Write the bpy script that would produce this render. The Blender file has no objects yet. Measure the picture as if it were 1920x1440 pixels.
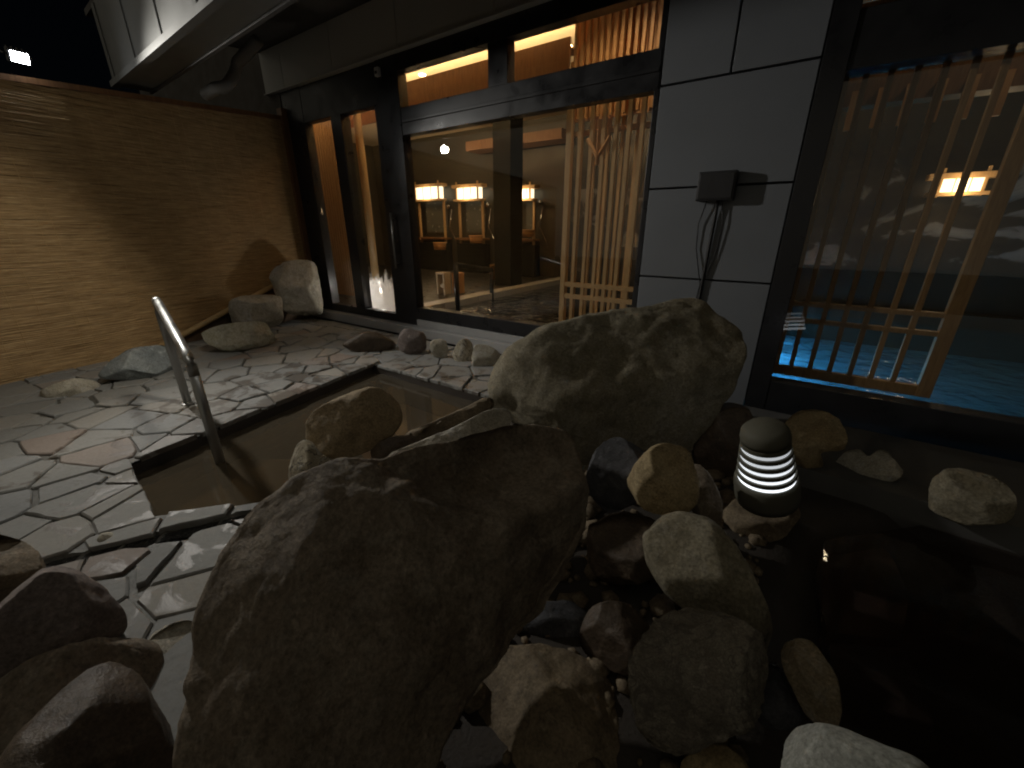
import bpy, bmesh, math, random
import numpy as np
from mathutils import Vector, Matrix, noise

# ---------------------------------------------------------------- camera / world / lights
F, PITCH, YAW, H = 760.0, math.radians(21), math.radians(34.6), 1.25
sc = bpy.context.scene
col = sc.collection
cam_d = bpy.data.cameras.new('camera'); cam = bpy.data.objects.new('camera', cam_d); col.objects.link(cam)
cam_d.sensor_width = 36.0; cam_d.lens = 36.0 * F / 1920.0
cam_d.clip_start = 0.02; cam_d.clip_end = 500
cam.location = (0, 0, H); cam.rotation_euler = (math.radians(90) - PITCH, 0, YAW)
sc.camera = cam

world = bpy.data.worlds.new('World'); sc.world = world; world.use_nodes = True
wn = world.node_tree.nodes; wl = world.node_tree.links
sky = wn.new('ShaderNodeTexSky'); sky.sky_type = 'NISHITA'; sky.sun_disc = False
SUN_EL, SUN_AZ = math.radians(38), math.radians(200)       # a faint, very soft skyglow from behind the camera
sky.sun_elevation = SUN_EL; sky.sun_rotation = SUN_AZ
wl.new(sky.outputs[0], wn['Background'].inputs[0]); wn['Background'].inputs[1].default_value = 0.0002

sun_d = bpy.data.lights.new('skyglow', 'SUN'); sun_d.energy = 0.18; sun_d.angle = math.radians(120); sun_d.color = (1.0, 0.90, 0.70)
sun = bpy.data.objects.new('skyglow', sun_d); col.objects.link(sun)
sd = Vector((math.sin(SUN_AZ) * math.cos(SUN_EL), math.cos(SUN_AZ) * math.cos(SUN_EL), math.sin(SUN_EL)))
sun.rotation_euler = (-sd).to_track_quat('-Z', 'Y').to_euler()

vs = sc.view_settings
vs.view_transform = 'Standard'; vs.look = 'None'; vs.exposure = 0.35; vs.gamma = 1.0; vs.use_curve_mapping = False
sc.cycles.use_denoising = True
sc.cycles.filter_width = 2.0
sc.cycles.max_bounces = 7; sc.cycles.transparent_max_bounces = 16
sc.cycles.sample_clamp_indirect = 4.0

# ---------------------------------------------------------------- photo pixel -> direction helpers
CAM = np.array([0, 0, H])
_fx, _fy = -math.sin(YAW), math.cos(YAW)
FWD = np.array([_fx * math.cos(PITCH), _fy * math.cos(PITCH), -math.sin(PITCH)])
UP = np.array([_fx * math.sin(PITCH), _fy * math.sin(PITCH), math.cos(PITCH)])
RT = np.array([math.cos(YAW), math.sin(YAW), 0.0])
def ray(x, y): return FWD + (x - 960) / F * RT - (y - 720) / F * UP
def onz(x, y, z=0.0):
    d = ray(x, y); return CAM + d * ((z - H) / d[2])
def ony(x, y, Y):
    d = ray(x, y); return CAM + d * (Y / d[1])
def onx(x, y, X):
    d = ray(x, y); return CAM + d * (X / d[0])
YF = 3.458                                                   # facade plane

# ---------------------------------------------------------------- materials
MATS = {}
def nodes_of(name):
    m = bpy.data.materials.new(name); m.use_nodes = True
    nt = m.node_tree; b = nt.nodes['Principled BSDF']
    MATS[name] = m
    return m, nt, b
def nnew(nt, t, **kw):
    n = nt.nodes.new(t)
    for k, v in kw.items(): setattr(n, k, v)
    return n
def noise_node(nt, vec, scale, detail=6, rough=0.6, dist=0.0):
    n = nnew(nt, 'ShaderNodeTexNoise'); n.inputs['Scale'].default_value = scale
    n.inputs['Detail'].default_value = detail; n.inputs['Roughness'].default_value = rough; n.inputs['Distortion'].default_value = dist
    nt.links.new(vec, n.inputs['Vector']); return n
def ramp(nt, fac, stops, interp='LINEAR'):
    r = nnew(nt, 'ShaderNodeValToRGB'); r.color_ramp.interpolation = interp
    e = r.color_ramp.elements
    while len(e) < len(stops): e.new(0.5)
    for i, (p, c) in enumerate(stops):
        e[i].position = p; e[i].color = (c, c, c, 1) if isinstance(c, (int, float)) else (*c, 1)
    nt.links.new(fac, r.inputs[0]); return r
def mixc(nt, fac, a, b, mode='MIX'):
    m = nnew(nt, 'ShaderNodeMix', data_type='RGBA', blend_type=mode)
    for sock, v in ((m.inputs[0], fac), (m.inputs[6], a), (m.inputs[7], b)):
        if hasattr(v, 'links'): nt.links.new(v, sock)
        elif isinstance(v, (int, float)): sock.default_value = v
        else: sock.default_value = (*v, 1)
    return m.outputs[2]
def bump(nt, b, h, strength, dist=0.01, prev=None):
    bn = nnew(nt, 'ShaderNodeBump'); bn.inputs['Strength'].default_value = strength; bn.inputs['Distance'].default_value = dist
    nt.links.new(h, bn.inputs['Height'])
    if prev is not None: nt.links.new(prev, bn.inputs['Normal'])
    nt.links.new(bn.outputs[0], b.inputs['Normal']); return bn.outputs[0]
def coords(nt, which='Object', scale=None):
    t = nnew(nt, 'ShaderNodeTexCoord')
    if scale is None: return t.outputs[which]
    mp = nnew(nt, 'ShaderNodeMapping'); mp.inputs['Scale'].default_value = scale
    nt.links.new(t.outputs[which], mp.inputs['Vector']); return mp.outputs[0]
def world_pos(nt, scale=None):
    g = nnew(nt, 'ShaderNodeNewGeometry')
    if scale is None: return g.outputs['Position']
    mp = nnew(nt, 'ShaderNodeMapping'); mp.inputs['Scale'].default_value = scale
    nt.links.new(g.outputs['Position'], mp.inputs['Vector']); return mp.outputs[0]

def plain(name, c, rough=0.5, metal=0.0, var=0.15, vscale=8.0, bstr=0.1, spec=0.5):
    m, nt, b = nodes_of(name)
    v = world_pos(nt)
    n = noise_node(nt, v, vscale)
    lo = tuple(x * (1 - var) for x in c); hi = tuple(min(1, x * (1 + var)) for x in c)
    nt.links.new(mixc(nt, n.outputs[0], lo, hi), b.inputs['Base Color'])
    r = ramp(nt, n.outputs[0], [(0.3, max(0, rough - 0.12)), (0.7, min(1, rough + 0.12))])
    nt.links.new(r.outputs[0], b.inputs['Roughness'])
    b.inputs['Metallic'].default_value = metal; b.inputs['Specular IOR Level'].default_value = spec
    if bstr: bump(nt, b, noise_node(nt, v, vscale * 8).outputs[0], bstr, 0.004)
    return m
def rock_mat(name, c1, c2, c3, rough=0.8, vein=None, scale=1.0, bstr=0.6, wet=0.0, ridge=None):
    m, nt, b = nodes_of(name)
    v = coords(nt, 'Object')
    oi = nnew(nt, 'ShaderNodeObjectInfo')
    off = nnew(nt, 'ShaderNodeVectorMath', operation='MULTIPLY_ADD')
    nt.links.new(v, off.inputs[0]); off.inputs[1].default_value = (1, 1, 1)
    loc = nnew(nt, 'ShaderNodeVectorMath', operation='SCALE'); loc.inputs['Scale'].default_value = 7.3
    nt.links.new(oi.outputs['Location'], loc.inputs[0]); nt.links.new(loc.outputs[0], off.inputs[2])
    v = off.outputs[0]
    n1 = noise_node(nt, v, 3.2 * scale, 7, 0.62, 0.6); n2 = noise_node(nt, v, 15 * scale, 8, 0.7)
    n3 = noise_node(nt, v, 90 * scale, 4, 0.7)
    a = mixc(nt, ramp(nt, n1.outputs[0], [(0.38, 0.0), (0.62, 1.0)]).outputs[0], c1, c2)
    a = mixc(nt, ramp(nt, n2.outputs[0], [(0.48, 0.0), (0.72, 0.75)]).outputs[0], a, c3)
    n4 = noise_node(nt, v, 6.5 * scale, 8, 0.68, 1.2)
    a = mixc(nt, ramp(nt, n4.outputs[0], [(0.50, 0.0), (0.62, 0.42)]).outputs[0], a, tuple(x * 0.42 for x in c1))
    n5 = noise_node(nt, v, 11 * scale, 9, 0.72, 0.3)
    a = mixc(nt, ramp(nt, n5.outputs[0], [(0.56, 0.0), (0.66, 0.7)]).outputs[0], a, tuple(min(0.6, x * 1.35 + 0.03) for x in c2))
    sp = ramp(nt, n3.outputs[0], [(0.3, 0.55), (0.62, 1.15)])
    a = mixc(nt, 1.0, a, sp.outputs[0], 'MULTIPLY')
    if vein:
        w = noise_node(nt, v, 5 * scale, 3, 0.5, 1.6)
        band = ramp(nt, w.outputs[0], [(0.475, 0.0), (0.497, 1.0), (0.503, 1.0), (0.53, 0.0)])
        a = mixc(nt, band.outputs[0], a, vein)
    nt.links.new(a, b.inputs['Base Color'])
    b.inputs['Specular IOR Level'].default_value = 0.4
    if wet:
        wr = ramp(nt, n1.outputs[0], [(0.35, rough), (0.6, wet)]); nt.links.new(wr.outputs[0], b.inputs['Roughness'])
    else: b.inputs['Roughness'].default_value = rough
    nrm = bump(nt, b, n2.outputs[0], bstr, 0.02)
    nrm = bump(nt, b, n3.outputs[0], bstr * 0.5, 0.004, nrm)
    vo = nnew(nt, 'ShaderNodeTexVoronoi', feature='F1'); vo.inputs['Scale'].default_value = 22 * scale
    nt.links.new(v, vo.inputs['Vector'])
    pits = ramp(nt, vo.outputs['Distance'], [(0.05, 0.0), (0.25, 1.0)])
    bump(nt, b, pits.outputs[0], bstr * 0.25, 0.006, nrm)
    return m
def wood(name, c1, c2, grain=(6, 6, 0.7), rough=0.5):
    m, nt, b = nodes_of(name)
    v = world_pos(nt, grain)
    n = noise_node(nt, v, 9, 6, 0.6, 0.8)
    nt.links.new(mixc(nt, ramp(nt, n.outputs[0], [(0.35, 0), (0.65, 1)]).outputs[0], c1, c2), b.inputs['Base Color'])
    b.inputs['Roughness'].default_value = rough
    bump(nt, b, n.outputs[0], 0.25, 0.003); return m
def emit(name, c, s):
    m, nt, b = nodes_of(name)
    b.inputs['Base Color'].default_value = (*c, 1); b.inputs['Emission Color'].default_value = (*c, 1); b.inputs['Emission Strength'].default_value = s
    n = noise_node(nt, coords(nt, 'Object'), 6, 2)
    nt.links.new(mixc(nt, n.outputs[0], tuple(x * 0.9 for x in c), c), b.inputs['Emission Color']); return m
def glassy(name, tint, ior, gloss_rough, body=None, body_fac=0.0, wave=0.0, wscale=4.0, wdist=0.02):
    m, nt, b = nodes_of(name); nt.nodes.remove(b)
    out = nt.nodes['Material Output']
    tr = nnew(nt, 'ShaderNodeBsdfTransparent'); tr.inputs[0].default_value = (*tint, 1)
    gl = nnew(nt, 'ShaderNodeBsdfGlossy'); gl.inputs['Roughness'].default_value = gloss_rough; gl.inputs[0].default_value = (1, 1, 1, 1)
    lw = nnew(nt, 'ShaderNodeLayerWeight'); lw.inputs['Blend'].default_value = 0.5
    p5 = nnew(nt, 'ShaderNodeMath', operation='POWER'); nt.links.new(lw.outputs['Facing'], p5.inputs[0]); p5.inputs[1].default_value = 5.0
    f0 = ((ior - 1) / (ior + 1)) ** 2
    fr = nnew(nt, 'ShaderNodeMath', operation='MULTIPLY_ADD'); nt.links.new(p5.outputs[0], fr.inputs[0]); fr.inputs[1].default_value = 1 - f0; fr.inputs[2].default_value = f0
    base = tr.outputs[0]
    if body:
        df = nnew(nt, 'ShaderNodeBsdfDiffuse'); df.inputs[0].default_value = (*body, 1)
        n = noise_node(nt, world_pos(nt), 2.0, 3); nt.links.new(mixc(nt, n.outputs[0], tuple(x * 0.7 for x in body), tuple(x * 1.3 for x in body)), df.inputs[0])
        mx = nnew(nt, 'ShaderNodeMixShader'); mx.inputs[0].default_value = body_fac
        nt.links.new(tr.outputs[0], mx.inputs[1]); nt.links.new(df.outputs[0], mx.inputs[2]); base = mx.outputs[0]
    if wave:
        n = noise_node(nt, world_pos(nt), wscale, 3, 0.5, 0.4)
        bn = nnew(nt, 'ShaderNodeBump'); bn.inputs['Strength'].default_value = wave; bn.inputs['Distance'].default_value = wdist
        nt.links.new(n.outputs[0], bn.inputs['Height'])
        nt.links.new(bn.outputs[0], gl.inputs['Normal']); nt.links.new(bn.outputs[0], lw.inputs['Normal'])
    mx = nnew(nt, 'ShaderNodeMixShader'); nt.links.new(fr.outputs[0], mx.inputs[0])
    nt.links.new(base, mx.inputs[1]); nt.links.new(gl.outputs[0], mx.inputs[2]); nt.links.new(mx.outputs[0], out.inputs[0])
    return m

plain('black_frame', (0.018, 0.018, 0.02), 0.35, 0.0, 0.2, 6, 0.03)
plain('black_iron', (0.012, 0.012, 0.013), 0.45, 0.3)
plain('grey_panel', (0.17, 0.182, 0.2), 0.6, 0, 0.1, 2.5, 0.12)
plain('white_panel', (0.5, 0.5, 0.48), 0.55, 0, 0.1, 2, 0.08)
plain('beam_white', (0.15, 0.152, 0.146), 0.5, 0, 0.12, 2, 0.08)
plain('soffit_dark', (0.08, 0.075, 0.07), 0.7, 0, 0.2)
plain('sill_concrete', (0.36, 0.36, 0.36), 0.6, 0, 0.2, 5, 0.25)
plain('ledge_stone', (0.09, 0.088, 0.085), 0.75, 0, 0.3, 5, 0.3)
plain('joint_dark', (0.03, 0.028, 0.025), 0.9)
plain('steel', (0.36, 0.36, 0.35), 0.42, 1.0, 0.1, 12, 0.04)
plain('grey_pipe', (0.28, 0.28, 0.27), 0.5)
plain('dark_wall', (0.06, 0.05, 0.04), 0.7)
plain('board_brown', (0.13, 0.08, 0.045), 0.7)
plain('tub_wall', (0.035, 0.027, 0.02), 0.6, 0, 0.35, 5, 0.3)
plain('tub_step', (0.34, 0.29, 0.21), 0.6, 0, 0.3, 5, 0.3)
plain('soil', (0.045, 0.037, 0.03), 0.85, 0, 0.4, 9, 0.9)
plain('basin', (0.02, 0.016, 0.013), 0.7, 0, 0.3)
plain('red_slab', (0.04, 0.03, 0.026), 0.6, 0, 0.5, 9, 0.4)
plain('inner_wall', (0.04, 0.036, 0.026), 0.45, 0, 0.25, 3, 0.1)
plain('inner_pillar', (0.01, 0.011, 0.01), 0.55, 0, 0.2, 3, 0.05, 0.12)
plain('inner_floor', (0.03, 0.028, 0.026), 0.35, 0, 0.2, 6, 0.1)
plain('curb_stone', (0.5, 0.48, 0.45), 0.45, 0, 0.12, 6, 0.1)
plain('inner_ceiling', (0.62, 0.52, 0.38), 0.7, 0, 0.08)
plain('mirror_glass', (0.3, 0.32, 0.3), 0.2, 0.6, 0.1)
plain('pool_dark', (0.02, 0.022, 0.022), 0.5)
plain('pool_tile', (0.16, 0.34, 0.42), 0.4, 0, 0.15, 3)
plain('chrome', (0.7, 0.7, 0.7), 0.15, 1.0, 0.05)
plain('white_plastic', (0.7, 0.7, 0.68), 0.45)
plain('box_plastic', (0.025, 0.025, 0.027), 0.5)
plain('cable', (0.015, 0.015, 0.015), 0.55)
plain('bollard_olive', (0.10, 0.095, 0.07), 0.7, 0, 0.25, 8, 0.3)
plain('frosted', (0.75, 0.75, 0.74), 0.6, 0, 0.2, 9)
wood('lattice_wood', (0.50, 0.30, 0.13), (0.62, 0.40, 0.19))
wood('brown_lattice', (0.26, 0.14, 0.055), (0.36, 0.21, 0.09))
wood('orange_wood', (0.50, 0.24, 0.09), (0.62, 0.33, 0.13))
wood('dark_wood', (0.16, 0.075, 0.03), (0.24, 0.12, 0.05))
wood('bucket_wood', (0.42, 0.20, 0.06), (0.55, 0.28, 0.09))
wood('pale_wood', (0.55, 0.42, 0.27), (0.68, 0.55, 0.38))
wood('log_wood', (0.40, 0.26, 0.12), (0.5, 0.34, 0.17))
wood('bamboo_pole', (0.48, 0.31, 0.13), (0.60, 0.42, 0.2), (8, 1.2, 8))
emit('lantern_paper', (1.0, 0.84, 0.58), 1.6)
emit('cove_led', (1.0, 0.70, 0.36), 150.0)
emit('downlight', (1.0, 0.86, 0.66), 14.0)
emit('flood_lens', (0.95, 0.98, 1.0), 70.0)
for _k, _e in enumerate((1.25, 1.0, 0.8, 0.5, 0.4)): emit('bollard_lens_%d' % _k, (0.90, 0.95, 1.0), _e)
emit('pool_lamp', (0.35, 0.75, 1.0), 10.0)
emit('strip_lamp', (1.0, 0.93, 0.84), 4.0)
glassy('window_glass', (0.93, 0.93, 0.91), 1.5, 0.0)
glassy('tub_water', (0.42, 0.34, 0.24), 1.33, 0.02, (0.12, 0.098, 0.068), 0.5, 0.12, 2.0, 0.01)
glassy('dark_water', (0.75, 0.66, 0.6), 1.33, 0.03, (0.012, 0.01, 0.009), 0.3, 0.2, 5.0, 0.01)
glassy('inner_water', (0.55, 0.6, 0.6), 1.33, 0.01, (0.02, 0.022, 0.022), 0.5, 0.8, 6.0, 0.06)
glassy('drain_water', (0.2, 0.2, 0.2), 1.33, 0.03, (0.006, 0.006, 0.006), 0.8, 1.0, 60.0, 0.03)
glassy('blue_water', (0.75, 0.93, 1.0), 1.33, 0.01, (0.03, 0.12, 0.2), 0.2, 0.8, 5.0, 0.06)

# rocks
rock_mat('rk_olive', (0.20, 0.17, 0.11), (0.27, 0.24, 0.17), (0.33, 0.30, 0.24), 0.85)
rock_mat('rk_slab', (0.185, 0.142, 0.10), (0.26, 0.21, 0.155), (0.32, 0.28, 0.22), 0.75, None, 0.9, 0.9)
rock_mat('rk_tan', (0.34, 0.25, 0.13), (0.42, 0.33, 0.19), (0.26, 0.19, 0.10), 0.85, None, 1.4, 0.5)
rock_mat('rk_brown', (0.18, 0.135, 0.085), (0.25, 0.195, 0.125), (0.11, 0.085, 0.06), 0.75, None, 1.3, 0.5)
rock_mat('rk_loaf', (0.30, 0.225, 0.13), (0.36, 0.275, 0.165), (0.24, 0.18, 0.105), 0.8, None, 1.3, 0.5)
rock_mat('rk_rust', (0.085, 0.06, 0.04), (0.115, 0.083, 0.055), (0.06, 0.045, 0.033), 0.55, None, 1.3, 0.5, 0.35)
rock_mat('rk_pale', (0.42, 0.39, 0.31), (0.54, 0.50, 0.42), (0.32, 0.29, 0.22), 0.85, None, 1.5, 0.5)
rock_mat('rk_vein', (0.48, 0.42, 0.30), (0.55, 0.50, 0.40), (0.36, 0.30, 0.2), 0.8, (0.10, 0.085, 0.07), 2.0, 0.5)
rock_mat('rk_blue', (0.22, 0.25, 0.26), (0.33, 0.36, 0.36), (0.15, 0.16, 0.16), 0.7, None, 1.2, 0.5)
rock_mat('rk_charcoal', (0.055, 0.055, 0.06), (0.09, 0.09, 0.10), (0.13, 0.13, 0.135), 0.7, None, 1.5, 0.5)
rock_mat('rk_pitted', (0.22, 0.19, 0.15), (0.31, 0.28, 0.22), (0.10, 0.085, 0.07), 0.8, (0.14, 0.12, 0.10), 2.2, 1.0)
rock_mat('rk_mauve', (0.19, 0.155, 0.14), (0.25, 0.208, 0.19), (0.15, 0.12, 0.105), 0.85, None, 1.0, 0.4)
rock_mat('rk_moss', (0.42, 0.40, 0.31), (0.50, 0.47, 0.38), (0.17, 0.16, 0.06), 0.85, None, 1.6, 0.7)
rock_mat('rk_wet', (0.20, 0.16, 0.10), (0.28, 0.22, 0.14), (0.36, 0.33, 0.28), 0.35, None, 1.6, 0.6, 0.12)
rock_mat('rk_grey', (0.27, 0.28, 0.25), (0.33, 0.33, 0.30), (0.22, 0.22, 0.19), 0.85, None, 1.2, 0.35)

def flag_mat():
    m, nt, b = nodes_of('flagstone')
    oi = nnew(nt, 'ShaderNodeObjectInfo'); v = world_pos(nt)
    tint = ramp(nt, oi.outputs['Random'], [(0.0, (0.215, 0.218, 0.21)), (0.3, (0.265, 0.263, 0.248)), (0.6, (0.24, 0.247, 0.247)), (0.86, (0.29, 0.275, 0.245)), (0.96, (0.28, 0.245, 0.22)), (1.0, (0.25, 0.20, 0.17))])
    n1 = noise_node(nt, v, 5.5, 6, 0.6, 0.8); n2 = noise_node(nt, v, 38, 6, 0.7)
    c = mixc(nt, ramp(nt, n2.outputs[0], [(0.3, 0.6), (0.62, 1.1)]).outputs[0], (0.62, 0.6, 0.58), (1, 1, 1))
    c = mixc(nt, 1.0, tint.outputs[0], c, 'MULTIPLY')
    # wet, rusty damp patches with their own outlines, nearer the bath
    dv = nnew(nt, 'ShaderNodeVectorMath', operation='DISTANCE'); mp = nnew(nt, 'ShaderNodeMapping'); mp.inputs['Scale'].default_value = (0.62, 0.75, 1)
    nt.links.new(v, mp.inputs['Vector']); nt.links.new(mp.outputs[0], dv.inputs[0]); dv.inputs[1].default_value = (-2.4 * 0.62, 1.4 * 0.75, 0)
    near = nnew(nt, 'ShaderNodeMapRange'); near.inputs[1].default_value = 0.75; near.inputs[2].default_value = 1.35
    near.inputs[3].default_value = 0.03; near.inputs[4].default_value = -0.15; nt.links.new(dv.outputs['Value'], near.inputs[0])
    add = nnew(nt, 'ShaderNodeMath', operation='ADD'); nt.links.new(n1.outputs[0], add.inputs[0]); nt.links.new(near.outputs[0], add.inputs[1])
    wet = ramp(nt, add.outputs[0], [(0.51, 0.0), (0.55, 1.0)])
    c = mixc(nt, wet.outputs[0], c, mixc(nt, 1.0, c, (0.46, 0.41, 0.37), 'MULTIPLY'))
    nt.links.new(c, b.inputs['Base Color'])
    nt.links.new(ramp(nt, wet.outputs[0], [(0, 0.78), (1, 0.46)]).outputs[0], b.inputs['Roughness'])
    nrm = bump(nt, b, n1.outputs[0], 0.35, 0.02); bump(nt, b, n2.outputs[0], 0.4, 0.005, nrm)
flag_mat()
def mortar_mat():
    m, nt, b = nodes_of('mortar'); v = world_pos(nt)
    n = noise_node(nt, v, 6, 6, 0.65); n2 = noise_node(nt, v, 60, 4)
    c = mixc(nt, ramp(nt, n.outputs[0], [(0.4, 0), (0.6, 1)]).outputs[0], (0.05, 0.05, 0.04), (0.115, 0.11, 0.095))
    nt.links.new(c, b.inputs['Base Color']); b.inputs['Roughness'].default_value = 0.6
    bump(nt, b, n2.outputs[0], 0.7, 0.006)
mortar_mat()
def reed_mat():
    m, nt, b = nodes_of('reed')
    v = world_pos(nt, (1.0, 4.5, 60)); n = noise_node(nt, v, 1.0, 5, 0.75)
    v2 = world_pos(nt, (1, 7, 160)); n2 = noise_node(nt, v2, 1.0, 3, 0.7)
    c = mixc(nt, ramp(nt, n.outputs[0], [(0.32, 0), (0.68, 1)]).outputs[0], (0.25, 0.15, 0.06), (0.53, 0.36, 0.17))
    c = mixc(nt, ramp(nt, n2.outputs[0], [(0.5, 0), (0.72, 0.8)]).outputs[0], c, (0.70, 0.52, 0.28))
    nt.links.new(c, b.inputs['Base Color']); b.inputs['Roughness'].default_value = 0.6
    bump(nt, b, n2.outputs[0], 0.4, 0.003)
reed_mat()
def misted_mat():
    m, nt, b = nodes_of('misted'); nt.nodes.remove(b); out = nt.nodes['Material Output']
    tr = nnew(nt, 'ShaderNodeBsdfTransparent'); tl = nnew(nt, 'ShaderNodeBsdfTranslucent'); tl.inputs[0].default_value = (0.85, 0.85, 0.85, 1)
    v = world_pos(nt, (1, 1, 0.35)); n = noise_node(nt, v, 16, 6, 0.7)
    g = nnew(nt, 'ShaderNodeSeparateXYZ'); nt.links.new(world_pos(nt), g.inputs[0])
    mr = nnew(nt, 'ShaderNodeMapRange'); mr.inputs[1].default_value = 0.30; mr.inputs[2].default_value = 0.85; mr.inputs[3].default_value = 0.42; mr.inputs[4].default_value = -0.32; nt.links.new(g.outputs[2], mr.inputs[0])
    ad = nnew(nt, 'ShaderNodeMath', operation='ADD'); nt.links.new(n.outputs[0], ad.inputs[0]); nt.links.new(mr.outputs[0], ad.inputs[1])
    f = ramp(nt, ad.outputs[0], [(0.42, 0.0), (0.6, 0.85)])
    mx = nnew(nt, 'ShaderNodeMixShader'); nt.links.new(f.outputs[0], mx.inputs[0]); nt.links.new(tr.outputs[0], mx.inputs[1]); nt.links.new(tl.outputs[0], mx.inputs[2]); nt.links.new(mx.outputs[0], out.inputs[0])
misted_mat()
def pale_shapes_mat():  # dark ground with pale noise shapes, a stand-in for unidentified ones
    m, nt, b = nodes_of('pale_shapes'); v = world_pos(nt, (1.0, 1.0, 1.9))
    n = noise_node(nt, v, 1.15, 4, 0.55, 0.9)
    c = ramp(nt, n.outputs[0], [(0.40, (0.03, 0.025, 0.02)), (0.53, (0.05, 0.04, 0.03)), (0.575, (0.22, 0.215, 0.205)), (0.66, (0.30, 0.29, 0.27)), (0.72, (0.09, 0.07, 0.05))])
    nt.links.new(c.outputs[0], b.inputs['Base Color']); b.inputs['Roughness'].default_value = 0.5
pale_shapes_mat()

# ---------------------------------------------------------------- object helpers
def link(o, parent=None, ploc=None):
    col.objects.link(o)
    if parent is not None:
        o.parent = parent
    return o
def empty(name, loc, label, cat, group=None):
    o = bpy.data.objects.new(name, None); o.empty_display_size = 0.1; col.objects.link(o); o.location = loc
    o['label'] = label; o['category'] = cat
    if group: o['group'] = group
    return o
def tag(o, label, cat, group=None, kind=None):
    if label: o['label'] = label
    if cat: o['category'] = cat
    if group: o['group'] = group
    if kind: o['kind'] = kind
    return o
def root_loc(parent):
    l = Vector((0, 0, 0)); p = parent
    while p is not None: l = l + p.location; p = p.parent
    return l
def mesh_obj(name, verts, faces, mat, parent=None, smooth=False, origin=None):
    """verts in world coordinates; origin defaults to their centre"""
    vs_ = np.array(verts, dtype=float)
    c = np.array(origin) if origin is not None else (vs_.min(0) + vs_.max(0)) / 2
    me = bpy.data.meshes.new(name); me.from_pydata((vs_ - c).tolist(), [], faces); me.update()
    me.materials.append(MATS[mat] if isinstance(mat, str) else mat)
    if smooth: me.polygons.foreach_set('use_smooth', [True] * len(me.polygons))
    o = bpy.data.objects.new(name, me); col.objects.link(o)
    o.location = Vector(c) - root_loc(parent); o.parent = parent
    return o
class MB:
    def __init__(s): s.v = []; s.f = []
    def add(s, v, f):
        n = len(s.v); s.v += [tuple(map(float, p)) for p in v]; s.f += [tuple(i + n for i in q) for q in f]; return s
    def hexa(s, b, t):      # bottom four, top four (ccw)
        n = 4
        return s.add(list(b) + list(t), [(3, 2, 1, 0), (4, 5, 6, 7), (0, 1, 5, 4), (1, 2, 6, 5), (2, 3, 7, 6), (3, 0, 4, 7)])
    def box(s, x0, x1, y0, y1, z0, z1, bev=0.0):
        if not bev:
            return s.hexa([(x0, y0, z0), (x1, y0, z0), (x1, y1, z0), (x0, y1, z0)], [(x0, y0, z1), (x1, y0, z1), (x1, y1, z1), (x0, y1, z1)])
        bm = bmesh.new(); bmesh.ops.create_cube(bm, size=1)
        for v in bm.verts: v.co = ((x0 + x1) / 2 + v.co.x * (x1 - x0), (y0 + y1) / 2 + v.co.y * (y1 - y0), (z0 + z1) / 2 + v.co.z * (z1 - z0))
        bmesh.ops.bevel(bm, geom=bm.edges[:], offset=bev, segments=2, affect='EDGES', profile=0.6)
        bm.verts.index_update(); s.add([tuple(v.co) for v in bm.verts], [tuple(v.index for v in f.verts) for f in bm.faces]); bm.free(); return s
    def tube(s, pts, r, n=10, cap=True):
        pts = [Vector(p) for p in pts]; rr = r if isinstance(r, (list, tuple)) else [r] * len(pts)
        v = []; f = []
        for i, p in enumerate(pts):
            d = (pts[min(i + 1, len(pts) - 1)] - pts[max(i - 1, 0)]).normalized()
            a = d.cross(Vector((0, 0, 1)) if abs(d.z) < 0.95 else Vector((0, 1, 0))).normalized(); b = d.cross(a)
            for k in range(n):
                t = 2 * math.pi * k / n; v.append(p + (a * math.cos(t) + b * math.sin(t)) * rr[i])
        for i in range(len(pts) - 1):
            for k in range(n): f.append((i * n + k, i * n + (k + 1) % n, (i + 1) * n + (k + 1) % n, (i + 1) * n + k))
        if cap: f += [tuple(range(n))[::-1], tuple((len(pts) - 1) * n + k for k in range(n))]
        return s.add(v, f)
    def lathe(s, prof, c, n=32, wob=0.0):
        v = []; f = []
        for (r, z) in prof:
            for k in range(n):
                t = 2 * math.pi * k / n; v.append((c[0] + r * math.cos(t), c[1] + r * math.sin(t), c[2] + z))
        for i in range(len(prof) - 1):
            for k in range(n): f.append((i * n + k, i * n + (k + 1) % n, (i + 1) * n + (k + 1) % n, (i + 1) * n + k))
        f += [tuple(range(n))[::-1], tuple((len(prof) - 1) * n + k for k in range(n))]
        return s.add(v, f)
    def build(s, name, mat, parent=None, smooth=False, origin=None): return mesh_obj(name, s.v, s.f, mat, parent, smooth, origin)
def box(name, x0, x1, y0, y1, z0, z1, mat, parent=None, bev=0.0): return MB().box(x0, x1, y0, y1, z0, z1, bev).build(name, mat, parent)
def auto_smooth(o, ang=40):
    me = o.data; me.polygons.foreach_set('use_smooth', [True] * len(me.polygons))
    me.set_sharp_from_angle(angle=math.radians(ang)); return o
def lamp(kind, name, loc, energy, color, parent=None, size=0.05, target=None, spot=None, blend=0.5):
    d = bpy.data.lights.new(name, kind); d.energy = energy; d.color = color
    if kind in ('POINT', 'SPOT'): d.shadow_soft_size = size
    if kind == 'AREA': d.size = size
    if spot: d.spot_size = math.radians(spot); d.spot_blend = blend
    o = bpy.data.objects.new(name, d); col.objects.link(o); o.location = Vector(loc) - root_loc(parent); o.parent = parent
    if target is not None: o.rotation_euler = (Vector(target) - Vector(loc)).to_track_quat('-Z', 'Y').to_euler()
    return o

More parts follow.
